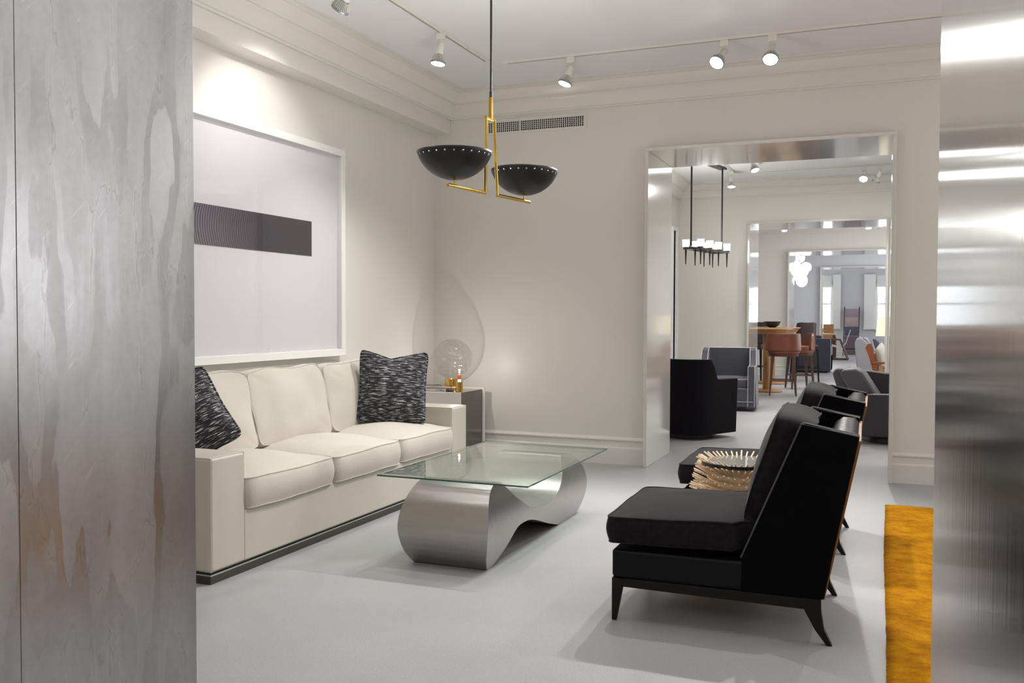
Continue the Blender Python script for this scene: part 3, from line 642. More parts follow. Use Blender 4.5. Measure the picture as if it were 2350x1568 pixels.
# ---- glass coffee table
ct = thing('coffee_table', 'glass coffee table on a sculptural curved brushed steel base', 'table', (-2.02, 4.9, 0))
GX0, GX1, GY0, GY1, GZ0, GZ1 = -0.450, 0.405, -0.705, 0.695, 0.421, 0.433
m = MB(); bv = 0.022
vs = [(GX0, GY0, GZ0), (GX1, GY0, GZ0), (GX1, GY1, GZ0), (GX0, GY1, GZ0), (GX0 + bv, GY0 + bv, GZ1), (GX1 - bv, GY0 + bv, GZ1), (GX1 - bv, GY1 - bv, GZ1), (GX0 + bv, GY1 - bv, GZ1)]
zt = GZ1 - 0.004
v2 = vs[:4] + [(GX0, GY0, zt), (GX1, GY0, zt), (GX1, GY1, zt), (GX0, GY1, zt)] + vs[4:]
m.add(v2, [(3, 2, 1, 0), (8, 9, 10, 11), (4, 5, 9, 8), (5, 6, 10, 9), (6, 7, 11, 10), (7, 4, 8, 11)])
gt = m.build('glass_top', 'glass_top', ct, smooth=0)
m = MB(); e = 0.0004
m.add([(x, y, z) for z in (GZ0, zt) for x, y in ((GX0 - e, GY0 - e), (GX1 + e, GY0 - e), (GX1 + e, GY1 + e), (GX0 - e, GY1 + e))], [(0, 1, 5, 4), (1, 2, 6, 5), (2, 3, 7, 6), (3, 0, 4, 7)])
m.build('glass_edge', 'glass_edge', gt, smooth=0, label='green polished edge')
# steel base: side outline (y, z) swept across x, barrel widened at mid height
def cr(pts, n):
    out = []; L = len(pts)
    for i in range(L - 1):
        p0, p1, p2, p3 = pts[max(i - 1, 0)], pts[i], pts[i + 1], pts[min(i + 2, L - 1)]
        for k in range(n):
            t = k / n; out.append(tuple(0.5 * ((2 * p1[j]) + (-p0[j] + p2[j]) * t + (2 * p0[j] - 5 * p1[j] + 4 * p2[j] - p3[j]) * t * t + (-p0[j] + 3 * p1[j] - 3 * p2[j] + p3[j]) * t ** 3) for j in (0, 1)))
    out.append(pts[-1]); return out
Y = -4.9
near = cr([(4.150, 0.0), (4.085, 0.075), (4.055, 0.19), (4.085, 0.30), (4.145, 0.375), (4.215, 0.413), (4.27, 0.421)], 5)
dip = cr([(4.30, 0.419), (4.36, 0.385), (4.45, 0.32), (4.58, 0.252), (4.72, 0.212), (4.86, 0.196), (5.00, 0.205), (5.12, 0.245), (5.21, 0.32), (5.25, 0.395), (5.275, 0.421)], 4)
far = cr([(5.36, 0.421), (5.50, 0.385), (5.61, 0.30), (5.66, 0.19), (5.64, 0.085), (5.575, 0.0)], 5)
arch = cr([(5.24, 0.0), (5.02, 0.055), (4.80, 0.118), (4.68, 0.150), (4.58, 0.163), (4.48, 0.160), (4.42, 0.135), (4.35, 0.082), (4.27, 0.035), (4.20, 0.0)], 4)
def strip(path, closed=False, t=0.008, name='sheet'):
    """a bent steel sheet along path (y,z), spanning x with widened waist"""
    m = MB(); n = len(path); NX = 8
    return m
def wfun(z): return 0.205 + 0.045 * math.sin(PI * min(max(z / 0.42, 0), 1))
outline = near + dip + far + arch
m = MB(); n = len(outline)
vs = []; fs = []; NX = 6
for i in range(NX + 1):
    u = -1 + 2 * i / NX
    for (y, z) in outline: vs.append((u * wfun(z), y + Y, z))
for i in range(NX):
    for k in range(n): fs.append((i * n + k, i * n + (k + 1) % n, (i + 1) * n + (k + 1) % n, (i + 1) * n + k))
m.add(vs, fs); m.build('base_wrap', 'steel', ct, smooth=38, label='brushed steel wrap')
# side plates: lower to upper outline, following the barrelled width
def zat(path, y):
    for (y0_, z0_), (y1_, z1_) in zip(path, path[1:]):
        if y0_ <= y <= y1_: return z0_ + (z1_ - z0_) * (y - y0_) / max(y1_ - y0_, 1e-6)
    return path[-1][1] if y > path[-1][0] else path[0][1]
ymin = min(p[0] for p in near); ymax = max(p[0] for p in far)
k0 = min(range(len(near)), key=lambda i: near[i][0]); k1 = max(range(len(far)), key=lambda i: far[i][0])
upper = near[k0:] + dip + far[:k1 + 1]
lower = near[:k0 + 1][::-1] + arch[::-1] + far[k1:][::-1]
ys_ = sorted(set([p[0] for p in upper + lower if ymin <= p[0] <= ymax]))
for sg in (-1, 1):
    m = MB(); vs = []; fs = []; NR = 8
    for y in ys_:
        zl, zu = zat(lower, y), zat(upper, y)
        for r_ in range(NR + 1): z = zl + (zu - zl) * r_ / NR; vs.append((sg * wfun(z), y + Y, z))
    for i in range(len(ys_) - 1):
        for r_ in range(NR): q = i * (NR + 1) + r_; fs.append((q, q + NR + 1, q + NR + 2, q + 1))
    m.add(vs, fs); m.build('side_plate', 'steel', ct, smooth=60)
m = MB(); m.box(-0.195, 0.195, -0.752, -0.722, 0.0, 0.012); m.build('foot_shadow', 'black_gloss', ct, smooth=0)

# ---- lounge chairs (origin on the floor between the legs; faces -x)
def lounge(loc, rz, label):
    t = thing('lounge_chair', label, 'chair', loc, rz, 'black leather slipper chairs')
    x0, x1 = -0.425, 0.425; w = 0.365        # local x0 = front
    # base frame + legs
    for sy in (-1, 1):
        m = MB(); m.prism([(x0, 0.178), (x0 + 0.05, 0.178), (x1 - 0.02, 0.178), (x1 - 0.02, 0.165), (x1 - 0.05, 0.133), (x0 + 0.045, 0.142), (x0, 0.16)], sy * w - 0.02 * sy - 0.012, sy * w - 0.02 * sy + 0.012, 'y'); m.build('side_rail', 'wood_black', t, bevel=0.002)
        m = MB(); m.taper((x0 + 0.024, sy * (w - 0.026), 0.178), (0.024, 0.024), (x0 + 0.010, sy * (w - 0.014), 0), (0.010, 0.010)); m.build('leg', 'wood_black', t, bevel=0.003)
        m = MB(); yy = sy * (w - 0.024)
        for a, c in (((x1 - 0.055, 0.178, 0.034), (x1 - 0.050, 0.13, 0.031)), ((x1 - 0.050, 0.13, 0.031), (x1 - 0.025, 0.06, 0.017)), ((x1 - 0.025, 0.06, 0.017), (x1 + 0.012, 0.0, 0.010))):
            m.taper((a[0], yy, a[1]), (a[2], 0.019), (c[0], yy, c[1]), (c[2], 0.013 if c[1] == 0 else 0.018))
        m.build('leg', 'wood_black', t)
    for xx in (x0 + 0.022, x1 - 0.055):
        m = MB(); m.box(xx - 0.012, xx + 0.012, -w + 0.03, w - 0.03, 0.14, 0.178); m.build('cross_rail', 'wood_black', t, smooth=0)
    m = MB(); m.box(x0, 0.33, -w, w, 0.180, 0.300); m.build('seat_base', 'leather_black', t, bevel=0.015, seg=3)
    # wings / side panels
    for sy in (-1, 1):
        prof = [(0.10, 0.180), (0.415, 0.180), (0.440, 0.32), (0.537, 0.820), (0.330, 0.861), (0.105, 0.31)]
        a, c = (w - 0.052, w + 0.004) if sy > 0 else (-w - 0.004, -w + 0.052)
        m = MB(); m.prism(prof, a, c, 'y'); wg = m.build('wing', 'leather_wing', t, bevel=0.008, seg=2)
        for yy in (a + 0.004, c - 0.004):
            m = MB(); m.tube([(0.102, yy, 0.315), (0.326, yy, 0.856), (0.533, yy, 0.817)], 0.0042, 6); m.build('welt', 'welt_black', wg)
    # channelled inner back
    m = MB(); NB = 9; wid = 2 * w - 0.10
    prev = []
    for i in range(NB * 6 + 1):
        yy = -wid / 2 + wid * i / (NB * 6); dpt = 0.010 * abs(math.sin(PI * i / 6.0)) ** 0.8
        prev.append((yy, dpt))
    sec = [(0.250, 0.30), (0.310, 0.45), (0.372, 0.62), (0.415, 0.74), (0.440, 0.795), (0.468, 0.815), (0.510, 0.812), (0.528, 0.79)]
    nrm = [(-0.93, 0.36), (-0.93, 0.36), (-0.94, 0.33), (-0.93, 0.36), (-0.75, 0.66), (-0.3, 0.95), (0.3, 0.95), (0.9, 0.3)]
    vs = []; fs = []
    for (xx, zz), (nx, nz) in zip(sec, nrm):
        for yy, dp in prev: vs.append((xx + nx * dp, yy, zz + nz * dp))
    q = len(prev)
    for i in range(len(sec) - 1):
        for k in range(q - 1): fs.append((i * q + k, i * q + k + 1, (i + 1) * q + k + 1, (i + 1) * q + k))
    m.add(vs, fs); m.build('channelled_back', 'leather_black', t, smooth=50)
    m = MB(); m.prism([(0.408, 0.180), (0.418, 0.180), (0.446, 0.32), (0.543, 0.800), (0.530, 0.800), (0.430, 0.32)], -w + 0.002, w - 0.002, 'y'); m.build('back_panel', 'veneer', t, bevel=0.002, label='golden wood veneer back')
    # cushions
    mb, sa, sb = cushion(0.74, 2 * w - 0.004, 0.105, ct=0.028, cb=0.012, bulge=0.012, p=18, N=30, amp=0.006, seed=21, T=TR(x0 - 0.026 + 0.37, 0, 0.388, ry=R(-1.5)), warp=lambda q: (q.x, q.y * (1 - 0.16 * min(max((q.x - 0.155) / 0.02, 0), 1)), q.z))
    c = mb.build('seat_cushion', 'velvet', t, smooth=60); s_ = MB(); s_.tube(sa, 0.004, 6, closed=True); s_.tube(sb, 0.004, 6, closed=True); s_.build('piping', 'velvet', c)
    mb, sa, sb = cushion(0.45, 2 * w - 0.115, 0.150, ct=0.035, cb=0.006, bulge=0.012, p=8, N=26, amp=0.010, seed=23, T=TR(0.236, 0, 0.648, ry=R(-90 + 16.5)))
    c = mb.build('back_cushion', 'velvet', t, smooth=60); s_ = MB(); s_.tube(sa, 0.004, 6, closed=True); s_.tube(sb, 0.004, 6, closed=True); s_.build('piping', 'velvet', c)
    return t
lc = lounge((-0.620, 4.045, 0), R(1.0), 'black leather slipper chair nearest the camera, with velvet cushions and a wood back')
dup(lc, (-0.620, 5.505, 0), R(0.5), 'black leather slipper chair beyond the spiky table, second from the camera')

# ---- spiky side table
sp = thing('spiky_side_table', 'round side table bristling with pale wooden pegs, between the two black chairs', 'table', (-0.675, 4.775, 0))
m = MB(); m.lathe([(0, 0.0), (0.09, 0.0), (0.11, 0.08), (0.12, 0.25), (0.125, 0.42), (0.12, 0.505), (0, 0.505)], 32); m.build('core', 'stick', sp)
m = MB(); m.lathe([(0, 0.512), (0.185, 0.512), (0.188, 0.515), (0.188, 0.527), (0.185, 0.530), (0, 0.530)], 64); m.build('mirror_top', ['mirror_black'], sp, smooth=30, label='round smoked mirror top')
m = MB(); m.lathe([(0.1881, 0.512), (0.192, 0.512), (0.192, 0.528), (0.1881, 0.528), (0.1881, 0.512)], 64); m.build('top_rim', 'black_gloss', sp, smooth=30)
peg = MB(); peg.tube([(0, 0, 0), (0, 0, 0.125)], 0.0042, 6); peg_o = None; rest = MB()
rows = []
for r_ in range(15):
    zz = 0.03 + 0.465 * r_ / 14; nn = 46
    for k in range(nn): rows.append((zz, 2 * PI * (k + 0.5 * (r_ % 2)) / nn + random.uniform(-.03, .03)))
def pscore(e):
    zz, a = e; facing = math.cos(a - R(-98)); left = math.cos(a - PI)
    return zz * 2.2 + max(facing, left * 0.9) * 0.8
rows.sort(key=pscore, reverse=True)
for i, (zz, a) in enumerate(rows):
    zr = zz / 0.5; el = R(34) * (zr - 0.18) + random.uniform(-.05, .05); ln = 0.158 - 0.045 * max(0, zr - 0.6) / 0.4 + random.uniform(-.006, .006)
    d_ = Vector((math.cos(a) * math.cos(el), math.sin(a) * math.cos(el), math.sin(el)))
    rr = 0.112; q = Vector((0, 0, 1)).rotation_difference(d_)
    T = Matrix.Translation((math.cos(a) * rr, math.sin(a) * rr, zz)) @ q.to_matrix().to_4x4() @ Matrix.Diagonal((1, 1, ln / 0.125, 1))
    if i < 300:
        if peg_o is None: o = peg_o = peg.build('peg', 'stick', sp)
        else: o = peg_o.copy(); COL.objects.link(o); o.parent = sp
        o.matrix_basis = T
    else: rest.tube([(0, 0, 0), (0, 0, 0.125)], 0.0042, 5, T=T)
o = rest.build('pegs', 'stick', sp); o['kind'] = 'stuff'

# ---- rug
NXr, NYr = 40, 90
m = MB(); vs = []; fs = []
for i in range(NXr + 1):
    for j in range(NYr + 1):
        x = 0.022 + 1.55 * i / NXr; y = 2.9 + 3.745 * j / NYr
        if i == 0: x += 0.004 * math.sin(y * 2.1) + random.uniform(-.0015, .0015)
        if j == NYr: y += random.uniform(-.004, .004)
        z = 0.014 + random.uniform(-.0012, .0012)
        if i in (0, NXr) or j in (0, NYr): z = 0.004
        vs.append((x, y, z))
for i in range(NXr):
    for j in range(NYr): fs.append((i * (NYr + 1) + j, (i + 1) * (NYr + 1) + j, (i + 1) * (NYr + 1) + j + 1, i * (NYr + 1) + j + 1))
m.add(vs, fs); rg = m.build('area_rug', 'rug', None, smooth=60); tag(rg, 'mottled amber orange rug on the floor beside the black chairs', 'rug')
so = rg.modifiers.new('solid', 'SOLIDIFY'); so.thickness = 0.004; so.offset = -1

# ---- air vent
vt = thing('air_vent', 'long white air vent grille high on the back wall', 'vent', (-2.39, 7.6, 2.893))
m = MB(); VL = 0.955; VH = 0.137; g0, g1 = 0.022, 0.106
m.box(-VL, 0, -0.006, 0, 0, g0); m.box(-VL, 0, -0.006, 0, g1, VH); m.box(-VL, -VL + 0.03, -0.006, 0, g0, g1); m.box(-0.03, 0, -0.006, 0, g0, g1); m.build('frame', 'trim', vt, bevel=0.001)
m = MB(); m.box(-VL + 0.03, -0.03, -0.0008, 0, g0, g1); m.build('backing', 'vent_dark', vt, smooth=0)
m = MB(); nb = 46
for k in range(nb + 1): x = -VL + 0.03 + (VL - 0.06) * k / nb; m.box(x - 0.0026, x + 0.0026, -0.012, -0.004, g0, g1)
for k in range(1, 5): z = g0 + (g1 - g0) * k / 5; m.box(-VL + 0.03, -0.03, -0.009, -0.002, z - 0.0016, z + 0.0016)
for x in (-0.62, -0.40): m.box(x - 0.006, x + 0.006, -0.012, -0.004, g0, g1)
o = m.build('grille', 'trim', vt, smooth=0); o['kind'] = 'stuff'

# ---- pendant lamp with two bowls
ux, uy = 0.16763, 0.98585; ang = math.atan2(uy, ux)
pd = thing('pendant_lamp', 'brass pendant lamp with two black perforated bowls above the coffee table', 'lamp', (-1.899, 4.377, 1.902), ang)
m = MB(); m.tube([(0, 0, 0.525), (0, 0, CZ - 1.902)], 0.0058, 12); m.build('rod', 'black_metal', pd, label='thin black rod')
m = MB(); m.tube([(0, 0, 0.498), (0, 0, 0.527)], 0.0085, 14); m.build('ferrule', 'black_metal', pd)
m = MB(); m.lathe([(0, CZ - 1.902 - 0.02), (0.06, CZ - 1.902 - 0.02), (0.06, CZ - 1.902), (0, CZ - 1.902)], 24); m.build('canopy', 'black_metal', pd)
m = MB(); m.box(-0.009, 0.009, -0.009, 0.009, 0.385, 0.498); m.build('stem', 'brass', pd, bevel=0.001)
m = MB(); m.tube([(-0.044, 0, 0.388), (-0.052, 0, 0.0)], 0.0085, 14); m.build('upright', 'brass', pd)
m = MB(); m.tube([(0.030, 0, 0.385), (0.066, 0, 0.0)], 0.0085, 14); m.build('upright', 'brass', pd)
m = MB(); m.tube([(-0.050, 0, 0.388), (0.036, 0, 0.385)], 0.0080, 14); m.build('crossbar', 'brass', pd)
def bowl_mesh(Rm, dep):
    NH = 26; seg = NH * 4; vs = []; fs = []
    def pt(t, a):   # t 0 bottom .. 1 rim
        th = t * R(76); r = Rm * math.sin(th) / math.sin(R(76)); z = dep * (1 - math.cos(th)) / (1 - math.cos(R(76))); return (r * math.cos(a), r * math.sin(a), z)
    T0, T1 = 0.875, 0.945
    ts = [0.06 * k for k in range(1, 14)] + [T0]
    rings = []
    for t in ts: rings.append([len(vs) + k for k in range(seg)]); vs += [pt(t, 2 * PI * k / seg) for k in range(seg)]
    c = len(vs); vs.append(pt(0, 0))
    for k in range(seg): fs.append((c, rings[0][k], rings[0][(k + 1) % seg]))
    for a_, b_ in zip(rings, rings[1:]):
        for k in range(seg): fs.append((a_[k], b_[k], b_[(k + 1) % seg], a_[(k + 1) % seg]))
    top1 = [len(vs) + k for k in range(seg)]; vs += [pt(T1, 2 * PI * k / seg) for k in range(seg)]
    rim = [len(vs) + k for k in range(seg)]; vs += [pt(1.0, 2 * PI * k / seg) for k in range(seg)]
    for k in range(seg): fs.append((top1[k], rim[k], rim[(k + 1) % seg], top1[(k + 1) % seg]))
    lo = rings[-1]
    for h_ in range(NH):
        i0 = h_ * 4; ac = 2 * PI * (i0 + 2) / seg; tc = (T0 + T1) / 2; ra = 0.0042 / Rm; rt = 0.0042 / (math.hypot(Rm, dep) * 1.15)
        # centre patch of two segments around the hole; outer two segments plain quads
        for k in (0, 3): fs.append((lo[(i0 + k) % seg], top1[(i0 + k) % seg], top1[(i0 + k + 1) % seg], lo[(i0 + k + 1) % seg]))
        oc = [len(vs) + k for k in range(8)]
        for k in range(8): b_ = R(-90 + 45 * k); vs.append(pt(tc + rt * math.sin(b_), ac + ra * math.cos(b_)))
        i1, i2, i3 = [(i0 + k) % seg for k in (1, 2, 3)]
        # outline: bottom mid, bottom right, (right mid skipped), top right, top mid, top left, bottom left
        fs += [(lo[i2], lo[i3], oc[1], oc[0]), (lo[i3], oc[2], oc[1]), (lo[i3], top1[i3], oc[2]), (top1[i3], oc[3], oc[2]), (top1[i3], top1[i2], oc[4], oc[3]),
               (top1[i2], top1[i1], oc[5], oc[4]), (top1[i1], oc[6], oc[5]), (top1[i1], lo[i1], oc[6]), (lo[i1], oc[7], oc[6]), (lo[i1], lo[i2], oc[0], oc[7])]
    return MB().add(vs, fs)
bowl_proto = None
for sg, xs_, tl in ((-1, (-0.052, -0.379, -0.325), 0.0), (1, (0.066, 0.392, 0.335), R(2))):
    m = MB(); m.tube([(xs_[0], 0, 0), (xs_[1], 0, 0)], 0.0095, 16); m.build('arm', 'brass', pd, smooth=50)
    m = MB(); m.tube([(xs_[2], 0, 0.0), (xs_[2], 0, 0.034)], 0.0062, 12); m.build('post', 'brass', pd)
    mb = bowl_mesh(0.184, 0.136); o = mb.build('bowl', ['black_metal', 'bowl_inside'], pd, smooth=60, label='black perforated metal bowl'); o.location = (xs_[2], 0, 0.032); o.rotation_euler = (0, tl, 0)
    s_ = o.modifiers.new('solid', 'SOLIDIFY'); s_.thickness = 0.0022; s_.offset = 0; s_.material_offset = 1; s_.use_flip_normals = False
    s_.name = 'solid'
    m = MB(); m.lathe([(0, 0.045), (0.014, 0.045), (0.014, 0.065), (0.024, 0.085), (0.026, 0.10), (0.018, 0.118), (0, 0.126)], 20); m.build('bulb', 'bulb', pd).location = (xs_[2], 0, 0)
    l = bpy.data.lights.new('bowl_light', 'POINT'); l.energy = 22; l.shadow_soft_size = 0.03; l.color = WARM
    lo_ = bpy.data.objects.new('bowl_light', l); COL.objects.link(lo_); lo_.location = (-1.899 + ux * xs_[2], 4.377 + uy * xs_[2], 1.902 + 0.14)

# ---- track lighting
def track(p0, p1, label):
    p0 = Vector(p0); p1 = Vector(p1); d_ = p1 - p0; L = d_.length
    t = thing('light_track', label, 'track', p0, math.atan2(d_.y, d_.x), 'ceiling light tracks')
    m = MB(); m.box(0, L, -0.018, 0.018, -0.018, 0); m.build('rail', 'white_plastic', t, bevel=0.001)
    m = MB(); m.box(0.03, L - 0.03, -0.005, 0.005, -0.0195, -0.018); m.build('slot', 'gun_grey', t, smooth=0)
    for x in (0.01, L - 0.05): m = MB(); m.box(x, x + 0.04, -0.02, 0.02, -0.021, 0); m.build('end_cap', 'white_plastic', t, smooth=0)
    return t
track((-2.92, 2.6, CZ), (-2.92, 6.66, CZ), 'white ceiling track running along the left wall side')
track((-2.83, 6.74, CZ), (3.0, 6.74, CZ), 'white ceiling track running along the back wall of the front room')
track((-1.96, 9.2, CZ), (-1.96, 12.98, CZ), 'white ceiling track running away from the camera in the second room')
track((-1.94, 13.0, CZ), (2.4, 13.0, CZ), 'white ceiling track across the second room')
track((-1.52, 9.3, CZ), (-1.52, 12.4, CZ), 'short white ceiling track near the middle of the second room')
def fins():
    m = MB(); prof = [(0.028, 0.0), (0.030, -0.004), (0.046, -0.045), (0.050, -0.052), (0.050, -0.060), (0.044, -0.060)]
    m.lathe(prof, 40)
    return m
head_proto = None
def spot_head(pos, aim, label, lit=True, energy=60, size=75, light=True, blend=0.6, arm=0.08):
    """pos: point on the track underside; aim: direction of the beam"""
    global head_proto
    aim = Vector(aim).normalized(); pos = Vector(pos)
    if head_proto is None:
        t = thing('track_spotlight', label, 'spotlight', pos, 0, 'white track spotlights')
        m = MB(); m.box(-0.03, 0.03, -0.013, 0.013, -0.045, 0.0); m.build('adapter', 'white_plastic', t, bevel=0.002)
        m = MB(); m.tube([(0, 0, -0.045), (0, 0, -0.055), (0.012, 0, -0.07), (0.008, 0, -0.085)], 0.005, 8); m.build('yoke', 'white_plastic', t)
        h = bpy.data.objects.new('lamp_head', None); COL.objects.link(h); h.parent = t; h.location = (0, 0, -0.08)
        m = MB(); m.lathe([(0, 0.01), (0.022, 0.01), (0.027, 0.004), (0.027, -0.075), (0.024, -0.078), (0, -0.078)], 28); m.build('barrel', 'white_plastic', h)
        m = MB(); m.lathe([(0.026, -0.072), (0.030, -0.082), (0.052, -0.125), (0.056, -0.132), (0.056, -0.142), (0.050, -0.142)], 36)
        m.build('reflector_housing', 'gun_grey', h)
        m = MB()
        for k in range(30):
            T = Matrix.Rotation(2 * PI * k / 30, 4, 'Z'); m.add([(0.031, -0.0016, -0.082), (0.052, -0.0016, -0.126), (0.058, -0.0016, -0.124), (0.037, -0.0016, -0.080), (0.031, 0.0016, -0.082), (0.052, 0.0016, -0.126), (0.058, 0.0016, -0.124), (0.037, 0.0016, -0.080)], [(0, 1, 2, 3), (7, 6, 5, 4), (0, 4, 5, 1), (1, 5, 6, 2), (2, 6, 7, 3), (3, 7, 4, 0)], T)
        m.build('cooling_fins', 'white_plastic', h, smooth=0)
        m = MB(); m.lathe([(0, -0.146), (0.030, -0.144), (0.050, -0.139), (0.050, -0.136), (0, -0.136)], 32); m.build('lens', 'bulb', h)
        head_proto = t
    else:
        t = dup(head_proto, pos, 0, label)
    hd = [c for c in t.children if c.name.startswith('lamp_head')][0]
    hd.rotation_mode = 'QUATERNION'; hd.rotation_quaternion = Vector((0, 0, -1)).rotation_difference(aim)
    if light:
        l = bpy.data.lights.new('spot_beam', 'SPOT'); l.energy = energy; l.spot_size = R(size); l.spot_blend = blend; l.shadow_soft_size = 0.035; l.color = WARM
        o = bpy.data.objects.new('spot_beam', l); COL.objects.link(o); o.location = pos + Vector((0, 0, -0.08)) + aim * 0.155
        o.rotation_euler = Vector((0, 0, -1)).rotation_difference(aim).to_euler()
    return t
ZK = CZ - 0.018
def beam(loc, aim, energy, size, rad=0.03):
    l = bpy.data.lights.new('spot_beam', 'SPOT'); l.energy = energy; l.spot_size = R(size); l.spot_blend = 0.5; l.shadow_soft_size = rad; l.color = WARM
    o = bpy.data.objects.new('spot_beam', l); COL.objects.link(o); o.location = loc; o.rotation_euler = Vector((0, 0, -1)).rotation_difference(Vector(aim)).to_euler()
beam((-1.37, 4.8, 3.15), (-0.15, -0.1, -1), 75, 80)      # further lamps of the same tracks, above the frame
beam((-2.92, 3.4, 3.15), (0.35, 0.1, -1), 18, 85)
beam((0.6, 6.7, 3.12), (-0.3, -0.75, -1), 80, 90)
spot_head((-2.92, 5.84, ZK), (-0.10, -0.12, -1), 'track spotlight pointing straight down, left of the brass pendant', energy=55, size=95)
spot_head((-2.92, 4.66, ZK), (-0.75, 0.25, -0.8), 'track spotlight tilted to the left wall, cut by the top edge of the photo', energy=40, size=85)
spot_head((-2.255, 6.74, ZK), (-0.30, -0.25, -1), 'track spotlight tilted left, right of the brass pendant', energy=55, size=95)
spot_head((-1.09, 6.74, ZK), (-0.35, -0.75, -0.85), 'left of the two glaring track spotlights above the wide opening', energy=170, size=100)
spot_head((-0.755, 6.74, ZK), (-0.03, -0.62, -0.85), 'right of the two glaring track spotlights above the wide opening', energy=170, size=100)
spot_head((-1.96, 12.80, ZK), (0.05, -0.2, -1), 'track spotlight in the second room, pointing down beside the chandelier rods', energy=70, size=100)
spot_head((-1.52, 11.55, ZK), (0.3, -0.3, -0.9), 'track spotlight in the second room whose lens shows just below the lintel', energy=70, size=100)
spot_head((-0.265, 13.0, ZK), (-0.05, -0.75, -0.8), 'glaring track spotlight at the right in the second room', energy=85, size=100)
spot_head((-0.067, 13.0, ZK), (-0.35, 0.35, -0.8), 'unlit-looking track spotlight turned to the wall in the second room, rightmost', energy=60, size=90)
spot_head((-1.71, 17.5, ZK - 0.2), (0, -0.2, -1), 'track spotlight at the left in the third room', energy=50, size=110)
spot_head((-0.27, 17.5, ZK - 0.2), (0, -0.2, -1), 'track spotlight at the right in the third room', energy=50, size=110)
spot_head((-0.115, 17.5, ZK - 0.2), (0.2, 0.2, -1), 'rightmost track spotlight in the third room', energy=30, size=110)
m = thing('light_track', 'suspended white ceiling track in the third room', 'track', (-4, 17.5, ZK - 0.2), 0, 'ceiling light tracks')
q = MB(); q.box(0, 6.4, -0.018, 0.018, 0, 0.02); q.build('rail', 'white_plastic', m, smooth=0)
q = MB(); [q.tube([(x, 0, 0.02), (x, 0, 0.218)], 0.004, 6) for x in (0.4, 3.0, 6.0)]; q.build('hangers', 'white_plastic', m)

# ================================================================== SECOND ROOM
# linear chandelier
ch = thing('chandelier', 'dark metal chandelier of crystal cups and spikes, seen through the opening', 'chandelier', (-2.15, 12.05, 2.13), R(78))
m = MB(); m.box(-0.56, 0.56, -0.05, 0.05, CZ - 2.13 - 0.03, CZ - 2.13); m.build('canopy', 'bronze', ch, bevel=0.003)
for x in (-0.52, 0.52): m = MB(); m.tube([(x, 0, 0.03), (x, 0, CZ - 2.13 - 0.03)], 0.012, 8); m.build('rod', 'black_metal', ch)
m = MB()
for y in (-0.1, 0.1): m.box(-0.5, 0.5, y - 0.012, y + 0.012, -0.012, 0.012)
for x in (-0.5, -0.17, 0.17, 0.5): m.box(x - 0.012, x + 0.012, -0.1, 0.1, -0.012, 0.012)
m.box(-0.56, 0.56, -0.012, 0.012, 0.0, 0.02)
m.build('frame', 'bronze', ch, smooth=0)
for x in (-0.45, -0.15, 0.15, 0.45):
    for y in (-0.1, 0.1):
        m = MB(); m.lathe([(0.038, 0.012), (0.038, 0.02), (0.0, 0.02)], 12, T=TR(x, y, 0)); m.lathe([(0, -0.20), (0.006, -0.20), (0.013, -0.02), (0.013, 0.012), (0, 0.012)], 8, T=TR(x, y, 0)); m.build('spike', 'black_metal', ch)
        m = MB(); m.lathe([(0.0, 0.02), (0.045, 0.02), (0.05, 0.115), (0.040, 0.115), (0.036, 0.03), (0, 0.03)], 8, T=TR(x, y, 0)); m.build('crystal_cup', 'crystal', ch, smooth=20)
l = bpy.data.lights.new('chandelier_light', 'POINT'); l.energy = 25; l.shadow_soft_size = 0.2; l.color = WARM
o = bpy.data.objects.new('chandelier_light', l); COL.objects.link(o); o.location = (-2.15, 12.05, 2.35)

